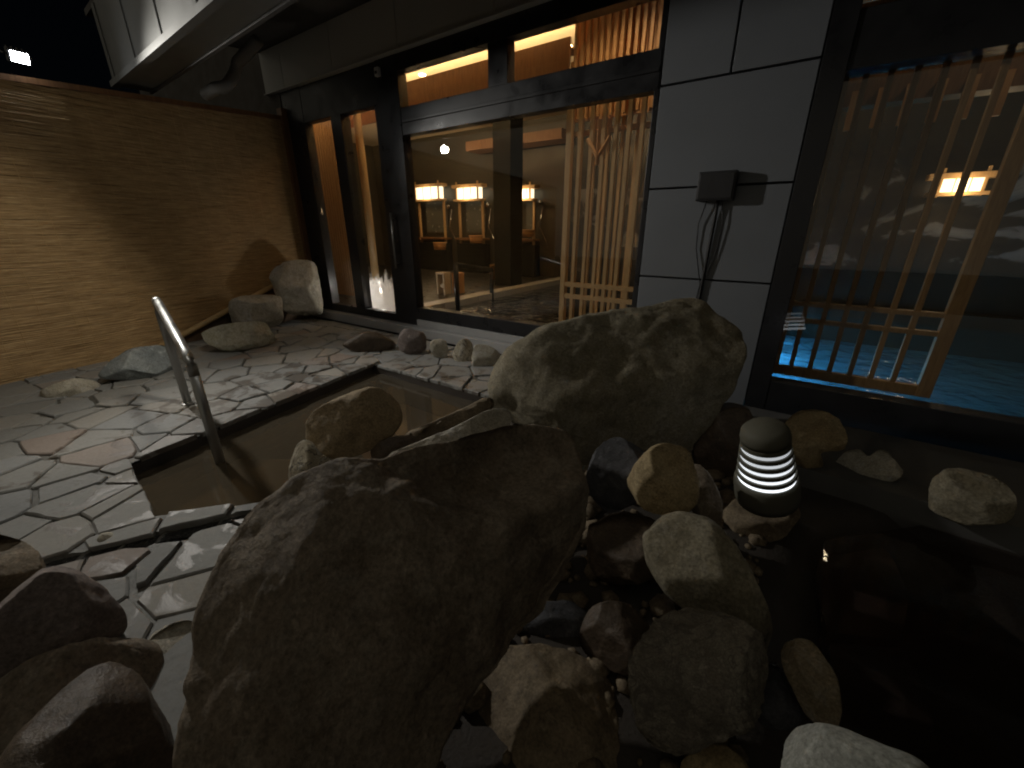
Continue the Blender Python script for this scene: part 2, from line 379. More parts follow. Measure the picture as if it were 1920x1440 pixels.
# ---------------------------------------------------------------- setting: ground, tub, deck
TUB = [(-2.95, 0.41), (-2.27, 0.32), (-1.62, 1.05), (-1.55, 2.36), (-3.32, 2.38)]     # ccw
def inside_margin(poly, x, y):
    """>0 outside: largest signed distance beyond an edge; returns (dist, edge index)"""
    best = (-1e9, 0)
    for i in range(len(poly)):
        (x0, y0), (x1, y1) = poly[i], poly[(i + 1) % len(poly)]
        nx, ny = (y1 - y0), -(x1 - x0); l = math.hypot(nx, ny)
        d = ((x - x0) * nx + (y - y0) * ny) / l
        if d > best[0]: best = (d, i)
    return best
def sstep(a, b, x):
    t = max(0.0, min(1.0, (x - a) / (b - a))); return t * t * (3 - 2 * t)
RPOOL = [(0.42, -3.0), (5.0, -3.0), (5.0, 2.35), (0.75, 2.5), (0.35, 2.1), (0.3, 0.9)]
def ground_z(x, y):
    z = -0.05
    g = math.exp(-(((x + 0.55) / 0.75) ** 2 + ((y - 1.05) / 0.8) ** 2)) * 0.03
    g += math.exp(-(((x + 0.1) / 0.5) ** 2 + ((y - 0.45) / 0.5) ** 2)) * 0.0
    z += g - 0.07 * sstep(-1.3, -0.9, x)
    d, _ = inside_margin(TUB, x, y); z = min(z, -0.62 + sstep(-0.02, 0.12, d) * 0.57 if d < 0.12 else z)
    d, _ = inside_margin(RPOOL, x, y)
    if d < 0.15: z = min(z, -0.5 + sstep(-0.25, 0.15, d) * (z + 0.5))
    if y > 3.3: z = -0.1
    return z
xs = sorted(set([-15, -10] + [round(-7.5 + 0.1 * i, 3) for i in range(116)] + [5, 8, 14]))
ys = sorted(set([-12, -8, -5] + [round(-3 + 0.1 * i, 3) for i in range(66)] + [4.2, 5, 10]))
gv = [(x, y, (ground_z(x, y) if y < 3.5 else -0.75) + 0.008 * noise.noise((x * 4, y * 4, 0))) for y in ys for x in xs]
nx_ = len(xs)
gf = [(j * nx_ + i, j * nx_ + i + 1, (j + 1) * nx_ + i + 1, (j + 1) * nx_ + i) for j in range(len(ys) - 1) for i in range(nx_ - 1)]
tag(mesh_obj('ground', gv, gf, 'soil', None, True, (0, 0, 0)), None, None, None, 'structure')

# tub: walls, floor, submerged steps and water
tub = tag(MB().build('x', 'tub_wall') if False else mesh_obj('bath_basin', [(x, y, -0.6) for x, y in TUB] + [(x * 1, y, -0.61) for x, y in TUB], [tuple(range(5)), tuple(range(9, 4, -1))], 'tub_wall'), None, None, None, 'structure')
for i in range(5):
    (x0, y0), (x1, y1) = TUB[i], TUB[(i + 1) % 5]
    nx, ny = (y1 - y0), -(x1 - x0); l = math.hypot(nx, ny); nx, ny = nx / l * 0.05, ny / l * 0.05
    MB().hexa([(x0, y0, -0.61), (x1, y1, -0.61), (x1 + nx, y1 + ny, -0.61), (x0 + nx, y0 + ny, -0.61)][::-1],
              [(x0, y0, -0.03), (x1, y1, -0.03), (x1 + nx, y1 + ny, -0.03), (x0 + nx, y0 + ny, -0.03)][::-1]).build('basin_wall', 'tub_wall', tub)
def prism(name, poly, z0, z1, mat, parent=None, top_inset=0.0):
    n = len(poly); cx = sum(p[0] for p in poly) / n; cy = sum(p[1] for p in poly) / n
    tp = [(x + (cx - x) * top_inset, y + (cy - y) * top_inset) for x, y in poly]
    v = [(x, y, z0) for x, y in poly] + [(x, y, z1) for x, y in tp]
    f = [tuple(range(n))[::-1], tuple(range(n, 2 * n))] + [(i, (i + 1) % n, n + (i + 1) % n, n + i) for i in range(n)]
    return mesh_obj(name, v, f, mat, parent)
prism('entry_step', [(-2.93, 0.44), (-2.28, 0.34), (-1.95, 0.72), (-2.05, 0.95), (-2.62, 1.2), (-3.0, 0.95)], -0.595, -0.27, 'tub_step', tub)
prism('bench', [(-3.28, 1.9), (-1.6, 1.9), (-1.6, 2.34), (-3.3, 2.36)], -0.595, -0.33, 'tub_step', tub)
tag(mesh_obj('bath_water', [(x, y, -0.095) for x, y in TUB], [tuple(range(5))], 'tub_water'), None, None, None, 'structure')

# deck of irregular flagstones on a mortar bed
FX = lambda y: -5.45 - 0.16 * y                               # reed fence line
DECK = [(-5.25, -1.6), (-1.75, -1.6), (-1.3, -0.3), (-1.3, 0.35), (-1.62, 0.9), (-1.45, 2.5), (-1.2, 2.95), (-1.2, 3.3), (-5.95, 3.3)]
def clip(poly, px, py, nx, ny):
    """keep the side where (p - P).n <= 0"""
    out = []
    for i in range(len(poly)):
        a, b = poly[i], poly[(i + 1) % len(poly)]
        da = (a[0] - px) * nx + (a[1] - py) * ny; db = (b[0] - px) * nx + (b[1] - py) * ny
        if da <= 0: out.append(a)
        if da * db < 0:
            t = da / (da - db); out.append((a[0] + (b[0] - a[0]) * t, a[1] + (b[1] - a[1]) * t))
    return out
def in_poly(poly, x, y):
    c = False; j = len(poly) - 1
    for i in range(len(poly)):
        xi, yi = poly[i]; xj, yj = poly[j]
        if (yi > y) != (yj > y) and x < (xj - xi) * (y - yi) / (yj - yi) + xi: c = not c
        j = i
    return c
def offset_poly(poly, d):
    out = []
    for i in range(len(poly)):
        (x0, y0), (x1, y1), (x2, y2) = poly[i - 1], poly[i], poly[(i + 1) % len(poly)]
        n1 = Vector((y1 - y0, -(x1 - x0))).normalized(); n2 = Vector((y2 - y1, -(x2 - x1))).normalized()
        b = (n1 + n2).normalized(); k = d / max(0.4, b.dot(n1)); out.append((x1 + b.x * k, y1 + b.y * k))
    return out
COP = offset_poly(TUB, -0.012)
GUT0, GUT1 = Vector((-2.24, 0.0)), Vector((-1.86, 0.66))     # drainage groove in front of the bath
gd = (GUT1 - GUT0).normalized(); gn = Vector((-gd.y, gd.x))
GUT = [tuple(GUT0 - gn * 0.028 - gd * 0.05), tuple(GUT1 - gn * 0.028), tuple(GUT1 + gn * 0.028), tuple(GUT0 + gn * 0.028 - gd * 0.05)]
rnd = random.Random(11)
def noise_ok(x, y): return True
seeds = []
tries = 0
while tries < 26000:
    tries += 1
    x = rnd.uniform(-6.0, -1.1); y = rnd.uniform(-1.6, 3.3)
    if not in_poly(DECK, x, y): continue
    dt, _ = inside_margin(COP, x, y)
    if dt < 0.05: continue
    dg, _ = inside_margin(GUT, x, y)
    if dg < 0.05: continue
    rmin = 0.27 + 0.13 * noise.noise((x * 0.9, y * 0.9, 3.1))
    if dt < 0.35: rmin *= 0.85
    if all((x - a) ** 2 + (y - b) ** 2 > (rmin * (0.55 + 0.75 * rnd.random())) ** 2 for a, b in seeds): seeds.append((x, y))
deck = tag(MB().build('x', 'mortar') if False else None or bpy.data.objects.new('deck', None), None, None, None, 'structure') if False else None
# mortar bed: outer ring strips around the bath so the basin stays open
def bed():
    bm = bmesh.new(); gx = [-5.95 + 0.06 * i for i in range(81)]; gy = [-1.6 + 0.06 * j for j in range(83)]
    V = {}
    for i, x in enumerate(gx):
        for j, y in enumerate(gy):
            V[i, j] = (x, y)
    mb = MB(); idx = {}
    vv = []; ff = []
    tb = offset_poly(TUB, 0.0)
    for i in range(len(gx) - 1):
        for j in range(len(gy) - 1):
            q = [V[i, j], V[i + 1, j], V[i + 1, j + 1], V[i, j + 1]]
            cx = sum(p[0] for p in q) / 4; cy = sum(p[1] for p in q) / 4
            if cx < FX(cy) + 0.02 or not in_poly(DECK, cx, cy): continue
            d, e = inside_margin(tb, cx, cy)
            if d < -0.05: continue
            (x0, y0), (x1, y1) = tb[e], tb[(e + 1) % 5]; nx, ny = (y1 - y0), -(x1 - x0)
            if d < 0.08: q = clip(q, x0, y0, -nx, -ny)
            if len(q) < 3: continue
            base = len(vv)
            for p in q:
                z = -0.014 + 0.006 * noise.noise((p[0] * 5, p[1] * 5, 0)) 
                if inside_margin(GUT, *p)[0] < 0.0: z -= 0.05
                vv.append((p[0], p[1], z))
            ff.append(tuple(range(base, base + len(q))))
    bm.free()
    o = mesh_obj('deck', vv, ff, 'mortar', None, False, (-3.5, 1, 0))
    b2 = bmesh.new(); b2.from_mesh(o.data); bmesh.ops.remove_doubles(b2, verts=b2.verts, dist=0.002); b2.to_mesh(o.data); b2.free()
    o['kind'] = 'structure'; return o
deck = bed()
def flagstone(poly, name, rs, th=0.03, lift=0.0, inset=0.010, parent=None, mat='flagstone'):
    # roughen the outline a little, inset for the joint, bevel the arris
    pts = []
    n = len(poly)
    for i in range(n):
        a = Vector(poly[i]); b = Vector(poly[(i + 1) % n]); L = (b - a).length
        if L < 0.03:
            pts.append(tuple(a)); continue
        k = max(1, int(L / 0.07)); d = (b - a) / L; nn = Vector((d.y, -d.x))
        for j in range(k):
            p = a + d * (L * j / k)
            if j: p = p + nn * rs.uniform(-0.006, 0.006)
            pts.append(tuple(p))
    if len(pts) < 3: return None
    pts = offset_poly(pts, -inset)
    cx = sum(p[0] for p in pts) / len(pts); cy = sum(p[1] for p in pts) / len(pts)
    tx, ty = rs.uniform(-0.012, 0.012), rs.uniform(-0.012, 0.012)
    zt = lambda p: lift + (p[0] - cx) * tx + (p[1] - cy) * ty
    m = len(pts); inn = [(x + (cx - x) * 0.05, y + (cy - y) * 0.05) for x, y in pts]
    v = [(x, y, -th) for x, y in pts] + [(x, y, zt((x, y)) - 0.007) for x, y in pts] + [(x, y, zt((x, y))) for x, y in inn]
    f = [(i, (i + 1) % m, m + (i + 1) % m, m + i) for i in range(m)] + [(m + i, m + (i + 1) % m, 2 * m + (i + 1) % m, 2 * m + i) for i in range(m)] + [tuple(range(2 * m, 3 * m))]
    return mesh_obj(name, v, f, mat, parent)
def area(p): return 0.5 * sum(p[i - 1][0] * p[i][1] - p[i][0] * p[i - 1][1] for i in range(len(p)))
nstone = 0
wr = random.Random(5); WT = {q: wr.uniform(0.0, 0.03) for q in seeds}
for si, (x, y) in enumerate(seeds):
    poly = [(x - 0.6, y - 0.6), (x + 0.6, y - 0.6), (x + 0.6, y + 0.6), (x - 0.6, y + 0.6)]
    for (a, b) in seeds:
        if (a, b) == (x, y) or abs(a - x) > 1.2 or abs(b - y) > 1.2: continue
        d2 = (a - x) ** 2 + (b - y) ** 2; f = min(0.82, max(0.18, 0.5 + (WT[x, y] - WT[a, b]) / (2 * d2)))
        g_ = 0.25 * math.sin(x * 37 + a * 37 + y * 53 + b * 53)
        poly = clip(poly, x + (a - x) * f, y + (b - y) * f, (a - x) - (b - y) * g_, (b - y) + (a - x) * g_)
    for P in (COP, GUT):
        d, e = inside_margin(P, x, y)
        if d < 0.7:
            (x0, y0), (x1, y1) = P[e], P[(e + 1) % len(P)]
            if P is GUT and not (-0.1 < (Vector((x, y)) - GUT0).dot(gd) < (GUT1 - GUT0).length + 0.1): continue
            nx, ny = (y1 - y0), -(x1 - x0)
            poly = clip(poly, x0, y0, -nx, -ny)
    poly = clip(poly, -5.95, 0, -1, 0); poly = clip(poly, 0, 3.3, 0, 1); poly = clip(poly, -5.47, 0, -1, -0.16)
    if len(poly) < 3 or area(poly) < 0.006: continue
    flagstone(poly, 'flagstone', rnd, lift=rnd.uniform(-0.004, 0.006), inset=rnd.choice((0.002, 0.004, 0.006, 0.009, 0.014)), parent=deck); nstone += 1

tag(mesh_obj('drain_water', [tuple(GUT0 - gn * 0.03 - gd * 0.05) + (-0.022,), tuple(GUT1 - gn * 0.03) + (-0.022,), tuple(GUT1 + gn * 0.03) + (-0.022,), tuple(GUT0 + gn * 0.03 - gd * 0.05) + (-0.022,)], [(0, 1, 2, 3)], 'drain_water'), None, None, None, 'structure')
# right-hand bath: dark water over red slabs
tag(mesh_obj('side_bath_water', [(x, y, -0.13) for x, y in RPOOL], [tuple(range(6))], 'dark_water'), None, None, None, 'structure')
q_ = [tuple(onz(px, py, -0.24)[:2]) for px, py in ((1535, 1010), (1528, 1100), (1552, 1185), (1690, 1200), (1705, 1120), (1672, 1040), (1600, 985))]
rs = tag(prism('side_bath_step', q_, -0.5, -0.24, 'red_slab'), None, None, None, 'structure')
prism('step_slab', [tuple(onz(px, py, -0.25)[:2]) for px, py in ((1556, 1205), (1560, 1330), (1600, 1420), (1760, 1410), (1735, 1300), (1698, 1216))], -0.5, -0.25, 'red_slab', rs)
# ledge in front of the right-hand window
tag(prism('window_ledge', [(-0.2, 2.55), (5, 2.35), (5, 3.32), (-0.2, 3.32)], -0.3, -0.005, 'ledge_stone'), None, None, None, 'structure')

# ---------------------------------------------------------------- rocks
_ico = {}
def ico(sub):
    if sub not in _ico:
        bm = bmesh.new(); bmesh.ops.create_icosphere(bm, subdivisions=sub, radius=1)
        bm.verts.index_update()
        _ico[sub] = (np.array([v.co[:] for v in bm.verts]), [tuple(v.index for v in f.verts) for f in bm.faces]); bm.free()
    return _ico[sub]
def smin(a, b, k):
    h = np.clip(0.5 + 0.5 * (b - a) / k, 0, 1); return b * (1 - h) + a * h - k * h * (1 - h)
def rock(label, outline, hd, mat, front=0.2, back=None, seed=0, sub=5, cuts=(), rough=0.03, name='boulder', cat='rock', group=None, ncut=5, pw=0.85, bumps=(), c_at=None, scoops=(), nfacet=14, relief=()):
    """a boulder whose outline seen from the terrace is given in photo pixels; hd = its horizontal distance in metres"""
    back = front if back is None else back
    R = random.Random(seed * 77 + 5)
    pts = np.array(outline, float)
    # catmull-rom closed
    n = len(pts); dense = []
    for i in range(n):
        p0, p1, p2, p3 = pts[i - 1], pts[i], pts[(i + 1) % n], pts[(i + 2) % n]
        for t in np.linspace(0, 1, 8, endpoint=False):
            dense.append(0.5 * (2 * p1 + (p2 - p0) * t + (2 * p0 - 5 * p1 + 4 * p2 - p3) * t * t + (3 * p1 - p0 - 3 * p2 + p3) * t ** 3))
    dense = np.array(dense)
    x, y = dense[:, 0], dense[:, 1]; x1, y1 = np.roll(x, -1), np.roll(y, -1); cr = x * y1 - x1 * y; A = cr.sum() / 2
    c = np.array([((x + x1) * cr).sum() / (6 * A), ((y + y1) * cr).sum() / (6 * A)]) if c_at is None else np.array(c_at, float)
    dc = ray(*c); t = hd / math.hypot(dc[0], dc[1]); C = CAM + dc * t; dist = np.linalg.norm(C - CAM); dcn = dc / np.linalg.norm(dc)
    rv = np.cross(dcn, (0, 0, 1)); rv /= np.linalg.norm(rv); uv = np.cross(rv, dcn)
    def toplane(p):
        d = ray(*p); q = CAM + d * (dist / d.dot(dcn)) - C; return q.dot(rv), q.dot(uv)
    ab = np.array([toplane(p) for p in dense])
    th = np.arctan2(ab[:, 1], ab[:, 0]); rr = np.hypot(ab[:, 0], ab[:, 1])
    o = np.argsort(th); th, rr = th[o], rr[o]
    V, Fc = ico(sub)
    vt = np.arctan2(V[:, 1], V[:, 0]); rho = np.hypot(V[:, 0], V[:, 1])
    Rt = np.interp(vt, th, rr, period=2 * math.pi)
    Rm = rr.mean()
    wgt = np.clip(rho * 1.6, 0, 1); Rv = Rt * wgt + Rm * (1 - wgt)
    a = V[:, 0] / np.maximum(rho, 1e-6) * Rv * rho ** pw; b = V[:, 1] / np.maximum(rho, 1e-6) * Rv * rho ** pw
    dep = np.where(V[:, 2] > 0, front * np.abs(V[:, 2]) ** 0.8, -back * np.abs(V[:, 2]))
    allcuts = list(cuts)
    def apply(p, q, d0, slope, k, front_only=True):
        nonlocal dep
        e = np.array(q) - np.array(p); e /= np.linalg.norm(e); nrm = np.array([-e[1], e[0]])
        s = (a - p[0]) * nrm[0] + (b - p[1]) * nrm[1]
        lim = d0 - slope * s
        new = smin(dep, lim, k); dep = np.where(V[:, 2] > -0.05, np.maximum(new, -0.6 * back), dep)
    for i in range(ncut):
        an = R.uniform(0, 2 * math.pi); q = R.uniform(0.1, 0.45) * Rm
        p = (q * math.cos(an), q * math.sin(an))
        apply(p, (p[0] - math.sin(an) * -1 * -1, p[1] + math.cos(an) * -1), front * R.uniform(0.62, 0.9), -R.uniform(0.3, 0.7) * front / Rm * -1 if False else R.uniform(0.35, 0.8) * front / Rm * 1.2, 0.03 * Rm)
    for (p, q, d0, slope, k) in allcuts:
        apply(toplane(p), toplane(q), d0, slope, k)
    for (line, d0, slope, k) in scoops:          # drop only above the whole polyline (a hollow with a V-shaped lip)
        lim = None
        for p, q in zip(line[:-1], line[1:]):
            p = np.array(toplane(p)); q = np.array(toplane(q)); e = (q - p) / np.linalg.norm(q - p)
            s_ = (a - p[0]) * -e[1] + (b - p[1]) * e[0]
            l_ = d0 - slope * s_ + 1.3 * slope * np.maximum(0, s_ - 0.11)
            lim = l_ if lim is None else -smin(-lim, -l_, 0.02)
        new = smin(dep, lim, k); dep = np.where(V[:, 2] > -0.05, np.maximum(new, -0.5 * back), dep)
    if relief:                                   # thin-plate surface through measured relief points
        kp = np.array([toplane((q[0], q[1])) for q in relief]); kd = np.array([q[2] for q in relief])
        def tp(r2): return np.where(r2 > 1e-12, r2 * np.log(np.maximum(r2, 1e-12)), 0.0)
        M = np.zeros((len(kp) + 3, len(kp) + 3)); M[:-3, :-3] = tp(((kp[:, None] - kp[None]) ** 2).sum(2)) + np.eye(len(kp)) * 1e-5
        M[:-3, -3] = 1; M[:-3, -2:] = kp; M[-3, :-3] = 1; M[-2:, :-3] = kp.T
        wv = np.linalg.solve(M, np.concatenate([kd, np.zeros(3)]))
        ev = wv[-3] + wv[-2] * a + wv[-1] * b
        for q, w_ in zip(kp, wv[:-3]): ev = ev + w_ * tp((a - q[0]) ** 2 + (b - q[1]) ** 2)
        ed = np.clip(V[:, 2] / 0.28, 0, 1); ed = ed * ed * (3 - 2 * ed)
        dep = np.where(V[:, 2] > 0, np.clip(ev, -0.12, 0.2) * ed, dep)
    for (p, rad, amt) in bumps:
        pa = toplane(p); g = np.exp(-((a - pa[0]) ** 2 + (b - pa[1]) ** 2) / rad ** 2); dep = np.where(V[:, 2] > 0, dep + amt * g, dep)
    P = np.outer(a, rv) + np.outer(b, uv) - np.outer(dep, dcn)
    tc = -dcn
    for i in range(nfacet):
        nv = np.array([R.gauss(0, 1), R.gauss(0, 1), R.gauss(0, 1)]); nv /= np.linalg.norm(nv); f_ = nv.dot(tc)
        if f_ < -0.3: continue
        hs = P @ nv; lim = hs.max() * (R.uniform(0.72, 0.9) if f_ > 0.35 else R.uniform(0.9, 0.97)); ex = hs - lim; kk = 0.025 * Rm
        ex = np.where(ex > kk, ex - kk / 2, np.where(ex > 0, ex * ex / (2 * kk), 0.0)) * 0.92
        P = P - ex[:, None] * nv[None, :]
    L = np.linalg.norm(P, axis=1, keepdims=True); N = P / np.maximum(L, 1e-6)
    s1, s2 = 1.6 / Rm, 6.0 / Rm; amt = rough * Rm
    off = Vector((seed * 3.7, seed * 1.3, seed * 5.1))
    disp = np.empty(len(P)); nf = noise.fractal; nr = noise.ridged_multi_fractal
    for i, p in enumerate(P):
        v = Vector(p); disp[i] = nf(v * s1 + off, 0.9, 2.1, 3) * 1.3 + nf(v * s2 + off, 0.75, 2.2, 5) * 0.6 - 0.9 * max(0.0, 0.09 - abs(noise.noise(v * (2.2 / Rm) + off * 2))) / 0.09 * max(0.0, noise.noise(v * (1.1 / Rm) - off))
    P = P + N * (disp * amt)[:, None]
    ob = mesh_obj(name, P + C, Fc, mat, None, True, C)
    tag(ob, label, cat, group); return ob

G_PILE = 'boulders piled between the two baths'
# big boulder against the pier
rock('huge pale olive boulder with rounded top standing in front of the grey pier',
     [(922, 752), (932, 695), (960, 655), (1000, 628), (1060, 602), (1150, 582), (1215, 576), (1270, 561), (1312, 560), (1340, 588), (1384, 618), (1394, 660), (1372, 722), (1335, 782), (1300, 835), (1265, 900), (1120, 900), (1040, 830), (985, 795), (935, 785)],
     2.45, 'rk_olive', 0.42, 0.5, 1, 6, rough=0.03, group=G_PILE, ncut=3, nfacet=4,
     cuts=[((1000, 560), (1340, 620), 0.30, 0.55, 0.05), ((1085, 830), (1110, 600), 0.36, 0.22, 0.03)],
     bumps=[((1100, 760), 0.06, -0.035), ((1090, 700), 0.05, -0.02), ((1140, 800), 0.05, -0.03)])
# great slab in front
rock('great dark brown slab boulder with a scooped grey hollow along its upper edge',
     [(520, 915), (560, 886), (640, 871), (712, 862), (765, 842), (830, 828), (900, 808), (960, 795), (1012, 793), (1060, 806), (1090, 842), (1101, 885), (1107, 935), (1098, 990), (1072, 1050), (1040, 1110), (1010, 1150), (975, 1180), (950, 1215), (915, 1265), (868, 1330), (830, 1410), (790, 1520), (690, 1640), (420, 1640), (330, 1540), (335, 1380), (352, 1260), (372, 1150), (392, 1085), (425, 1018), (468, 955)],
     0.86, 'rk_slab', 0.11, 0.26, 2, 6, rough=0.034, name='slab_boulder', group=G_PILE, nfacet=0, ncut=0, pw=0.72, c_at=(720, 1110),
     relief=[(690, 885, .05), (740, 918, .075), (800, 952, .085), (872, 990, .10), (960, 972, .10), (1015, 950, .095), (1068, 925, .085),
             (730, 890, .035), (800, 905, .01), (872, 945, .02), (900, 900, -.03), (980, 900, -.02), (1040, 880, .0), (960, 945, .02), (1020, 915, .03),
             (780, 865, .0), (900, 845, -.05), (1000, 835, -.04), (1060, 850, -.01), (1010, 800, .01), (850, 830, .0), (1085, 870, .02),
             (880, 1012, .085), (980, 1000, .05), (1030, 985, .045), (930, 1060, .075), (985, 1060, .035), (1085, 950, .03), (1060, 1040, -.03), (1030, 1090, -.05), (980, 1130, -.02),
             (640, 930, .07), (560, 935, .03), (500, 990, .03), (450, 1060, .03), (520, 1060, .075), (700, 1060, .10), (620, 1150, .115), (840, 1130, .10), (920, 1140, .045),
             (780, 1250, .10), (870, 1230, .05), (600, 1290, .11), (420, 1230, .045), (400, 1140, .02), (480, 1300, .09), (600, 1450, .10), (760, 1380, .06), (420, 1450, .07)],
     bumps=[((1000, 1000), 0.03, -0.02), ((860, 1045), 0.04, 0.012), ((640, 1000), 0.05, -0.01)])
rock('long pale flat stone lying behind the upper edge of the scooped slab',
     [(700, 872), (760, 838), (850, 802), (912, 770), (952, 768), (962, 785), (930, 830), (850, 870), (760, 890)], 1.66, 'rk_pale', 0.12, 0.12, 3, 5, group=G_PILE, name='flat_stone')
rock('rounded brown loaf-shaped boulder perched on the edge of the bath',
     [(574, 803), (588, 772), (635, 747), (690, 727), (724, 734), (746, 758), (753, 790), (736, 816), (700, 840), (652, 860), (610, 858), (580, 838)],
     2.02, 'rk_loaf', 0.17, 0.2, 4, 5, group=G_PILE, ncut=2, nfacet=5, cuts=[((640, 860), (680, 740), 0.14, 0.7, 0.03)])
rock('small cream stone with dark veins wedged under the brown loaf-shaped boulder',
     [(544, 905), (546, 858), (560, 829), (582, 825), (600, 848), (622, 868), (618, 900), (580, 920)], 1.86, 'rk_vein', 0.09, 0.1, 5, 5, group=G_PILE)
rock('dark red-brown stone in the shadow below the brown loaf-shaped boulder',
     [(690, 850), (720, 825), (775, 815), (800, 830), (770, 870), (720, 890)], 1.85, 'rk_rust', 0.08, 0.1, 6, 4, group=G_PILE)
rock('flat ochre stone half under water beside the big pale olive boulder',
     [(752, 815), (800, 795), (880, 760), (915, 742), (930, 755), (905, 790), (840, 822), (790, 838)], 2.15, 'rk_brown', 0.06, 0.1, 7, 4, group=G_PILE, name='flat_stone')
rock('charcoal grey round stone between the scooped slab and the tan stone',
     [(1100, 890), (1112, 850), (1140, 824), (1165, 818), (1200, 830), (1222, 865), (1210, 915), (1190, 950), (1140, 960), (1108, 930)], 1.62, 'rk_charcoal', 0.13, 0.16, 8, 5, group=G_PILE)
rock('tan yellow stone with blunt top in the middle of the pile',
     [(1173, 908), (1188, 876), (1222, 840), (1258, 832), (1296, 848), (1303, 880), (1313, 908), (1302, 948), (1272, 970), (1222, 963), (1188, 940)], 1.52, 'rk_tan', 0.13, 0.15, 9, 5, group=G_PILE, ncut=4)
rock('thin dark flake of stone leaning behind the tan yellow stone',
     [(1290, 880), (1318, 874), (1342, 910), (1356, 958), (1342, 992), (1305, 985)], 1.68, 'rk_slab', 0.08, 0.1, 10, 4, group=G_PILE)
rock('dark reddish square stone under the charcoal grey stone',
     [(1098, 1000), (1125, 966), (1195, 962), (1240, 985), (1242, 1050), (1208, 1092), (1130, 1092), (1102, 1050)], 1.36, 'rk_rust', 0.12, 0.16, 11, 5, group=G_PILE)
rock('long olive slab sloping down towards the wet edge of the dark side bath',
     [(1205, 1000), (1250, 968), (1310, 966), (1352, 988), (1395, 1045), (1432, 1120), (1460, 1195), (1440, 1250), (1370, 1200), (1280, 1140), (1225, 1080)], 1.22, 'rk_olive', 0.14, 0.2, 12, 5, group=G_PILE, ncut=2, name='slab_boulder')
rock('small rust brown cobble with a pale worn patch among the dark gaps',
     [(1088, 1180), (1104, 1143), (1150, 1127), (1192, 1140), (1228, 1178), (1222, 1235), (1190, 1268), (1130, 1250), (1096, 1222)], 1.0, 'rk_rust', 0.09, 0.1, 13, 5, group=G_PILE, name='cobble')
rock('big grey pitted boulder with cracked, flaking surface',
     [(1180, 1262), (1198, 1212), (1238, 1160), (1288, 1128), (1340, 1134), (1392, 1168), (1432, 1202), (1444, 1255), (1434, 1320), (1412, 1362), (1335, 1400), (1262, 1440), (1215, 1424), (1193, 1350)], 0.86, 'rk_pitted', 0.15, 0.2, 14, 6, rough=0.05, group=G_PILE, ncut=4)
rock('big brown boulder with a pale ridge beside the pitted boulder',
     [(880, 1300), (930, 1225), (1000, 1208), (1060, 1215), (1112, 1242), (1152, 1292), (1182, 1362), (1218, 1450), (1250, 1600), (1050, 1700), (860, 1600), (850, 1420)], 0.66, 'rk_brown', 0.12, 0.2, 15, 6, rough=0.03, group=G_PILE, ncut=2, cuts=[((1190, 1420), (1060, 1225), 0.09, -0.0, 0.02), ((1060, 1225), (1180, 1440), 0.09, 1.1, 0.02)])
rock('wet brown stone with glistening flat top at the edge of the dark side bath',
     [(1463, 1215), (1482, 1198), (1518, 1200), (1545, 1230), (1570, 1275), (1577, 1330), (1566, 1372), (1525, 1360), (1490, 1300), (1468, 1250)], 1.02, 'rk_wet', 0.08, 0.12, 16, 5, group=G_PILE, ncut=4)
rock('smooth grey-green slab with a straight edge at the edge of the dark side bath',
     [(1465, 1400), (1490, 1357), (1562, 1360), (1645, 1392), (1745, 1442), (1800, 1540), (1700, 1640), (1480, 1600)], 0.72, 'rk_grey', 0.07, 0.2, 17, 5, group=G_PILE, ncut=1, pw=0.6, rough=0.015, name='slab_boulder')
rock('small tan cobble tucked below the pitted boulder',
     [(1270, 1450), (1300, 1408), (1360, 1395), (1400, 1430), (1420, 1500), (1300, 1520)], 0.8, 'rk_tan', 0.07, 0.1, 18, 4, group=G_PILE, name='cobble')
rock('dark wet stone between the pitted boulder and the glistening stone',
     [(1425, 1260), (1455, 1240), (1485, 1290), (1510, 1345), (1470, 1370), (1420, 1350)], 0.98, 'rk_charcoal', 0.07, 0.1, 19, 4, group=G_PILE)
rock('black-brown stone in the dark gap under the scooped slab',
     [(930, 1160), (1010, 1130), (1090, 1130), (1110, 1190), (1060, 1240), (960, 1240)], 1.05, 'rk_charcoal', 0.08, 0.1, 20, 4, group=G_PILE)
# left foreground
G_LEFT = 'boulders at the near edge of the deck'
rock('mauve grey round boulder on the near edge of the deck',
     [(-80, 1230), (-20, 1150), (48, 1086), (108, 1062), (170, 1084), (212, 1122), (236, 1152), (230, 1192), (160, 1232), (60, 1275), (-60, 1290)], 1.62, 'rk_mauve', 0.2, 0.26, 21, 5, group=G_LEFT, ncut=2, cuts=[((90, 1250), (190, 1110), 0.13, -0.0, .02), ((190, 1105), (85, 1260), 0.15, 0.9, 0.03)])
rock('dark brown boulder behind the mauve grey round boulder',
     [(-110, 1080), (-50, 1000), (10, 1003), (62, 1024), (86, 1062), (70, 1108), (20, 1145), (-80, 1160)], 1.98, 'rk_brown', 0.2, 0.25, 22, 5, group=G_LEFT)
rock('dark flat-topped boulder in front of the mauve grey round boulder',
     [(-60, 1330), (20, 1258), (110, 1214), (205, 1194), (292, 1192), (312, 1232), (322, 1280), (260, 1340), (100, 1400), (-60, 1420)], 1.4, 'rk_slab', 0.14, 0.25, 23, 5, group=G_LEFT, ncut=2, cuts=[((60, 1245), (330, 1225), 0.09, 1.3, 0.02)])
rock('dark reddish boulder leaning beside the great scooped slab',
     [(-80, 1560), (0, 1420), (100, 1308), (190, 1243), (250, 1262), (300, 1330), (330, 1440), (330, 1640), (-80, 1700)], 1.05, 'rk_rust', 0.14, 0.22, 24, 5, group=G_LEFT, ncut=2)
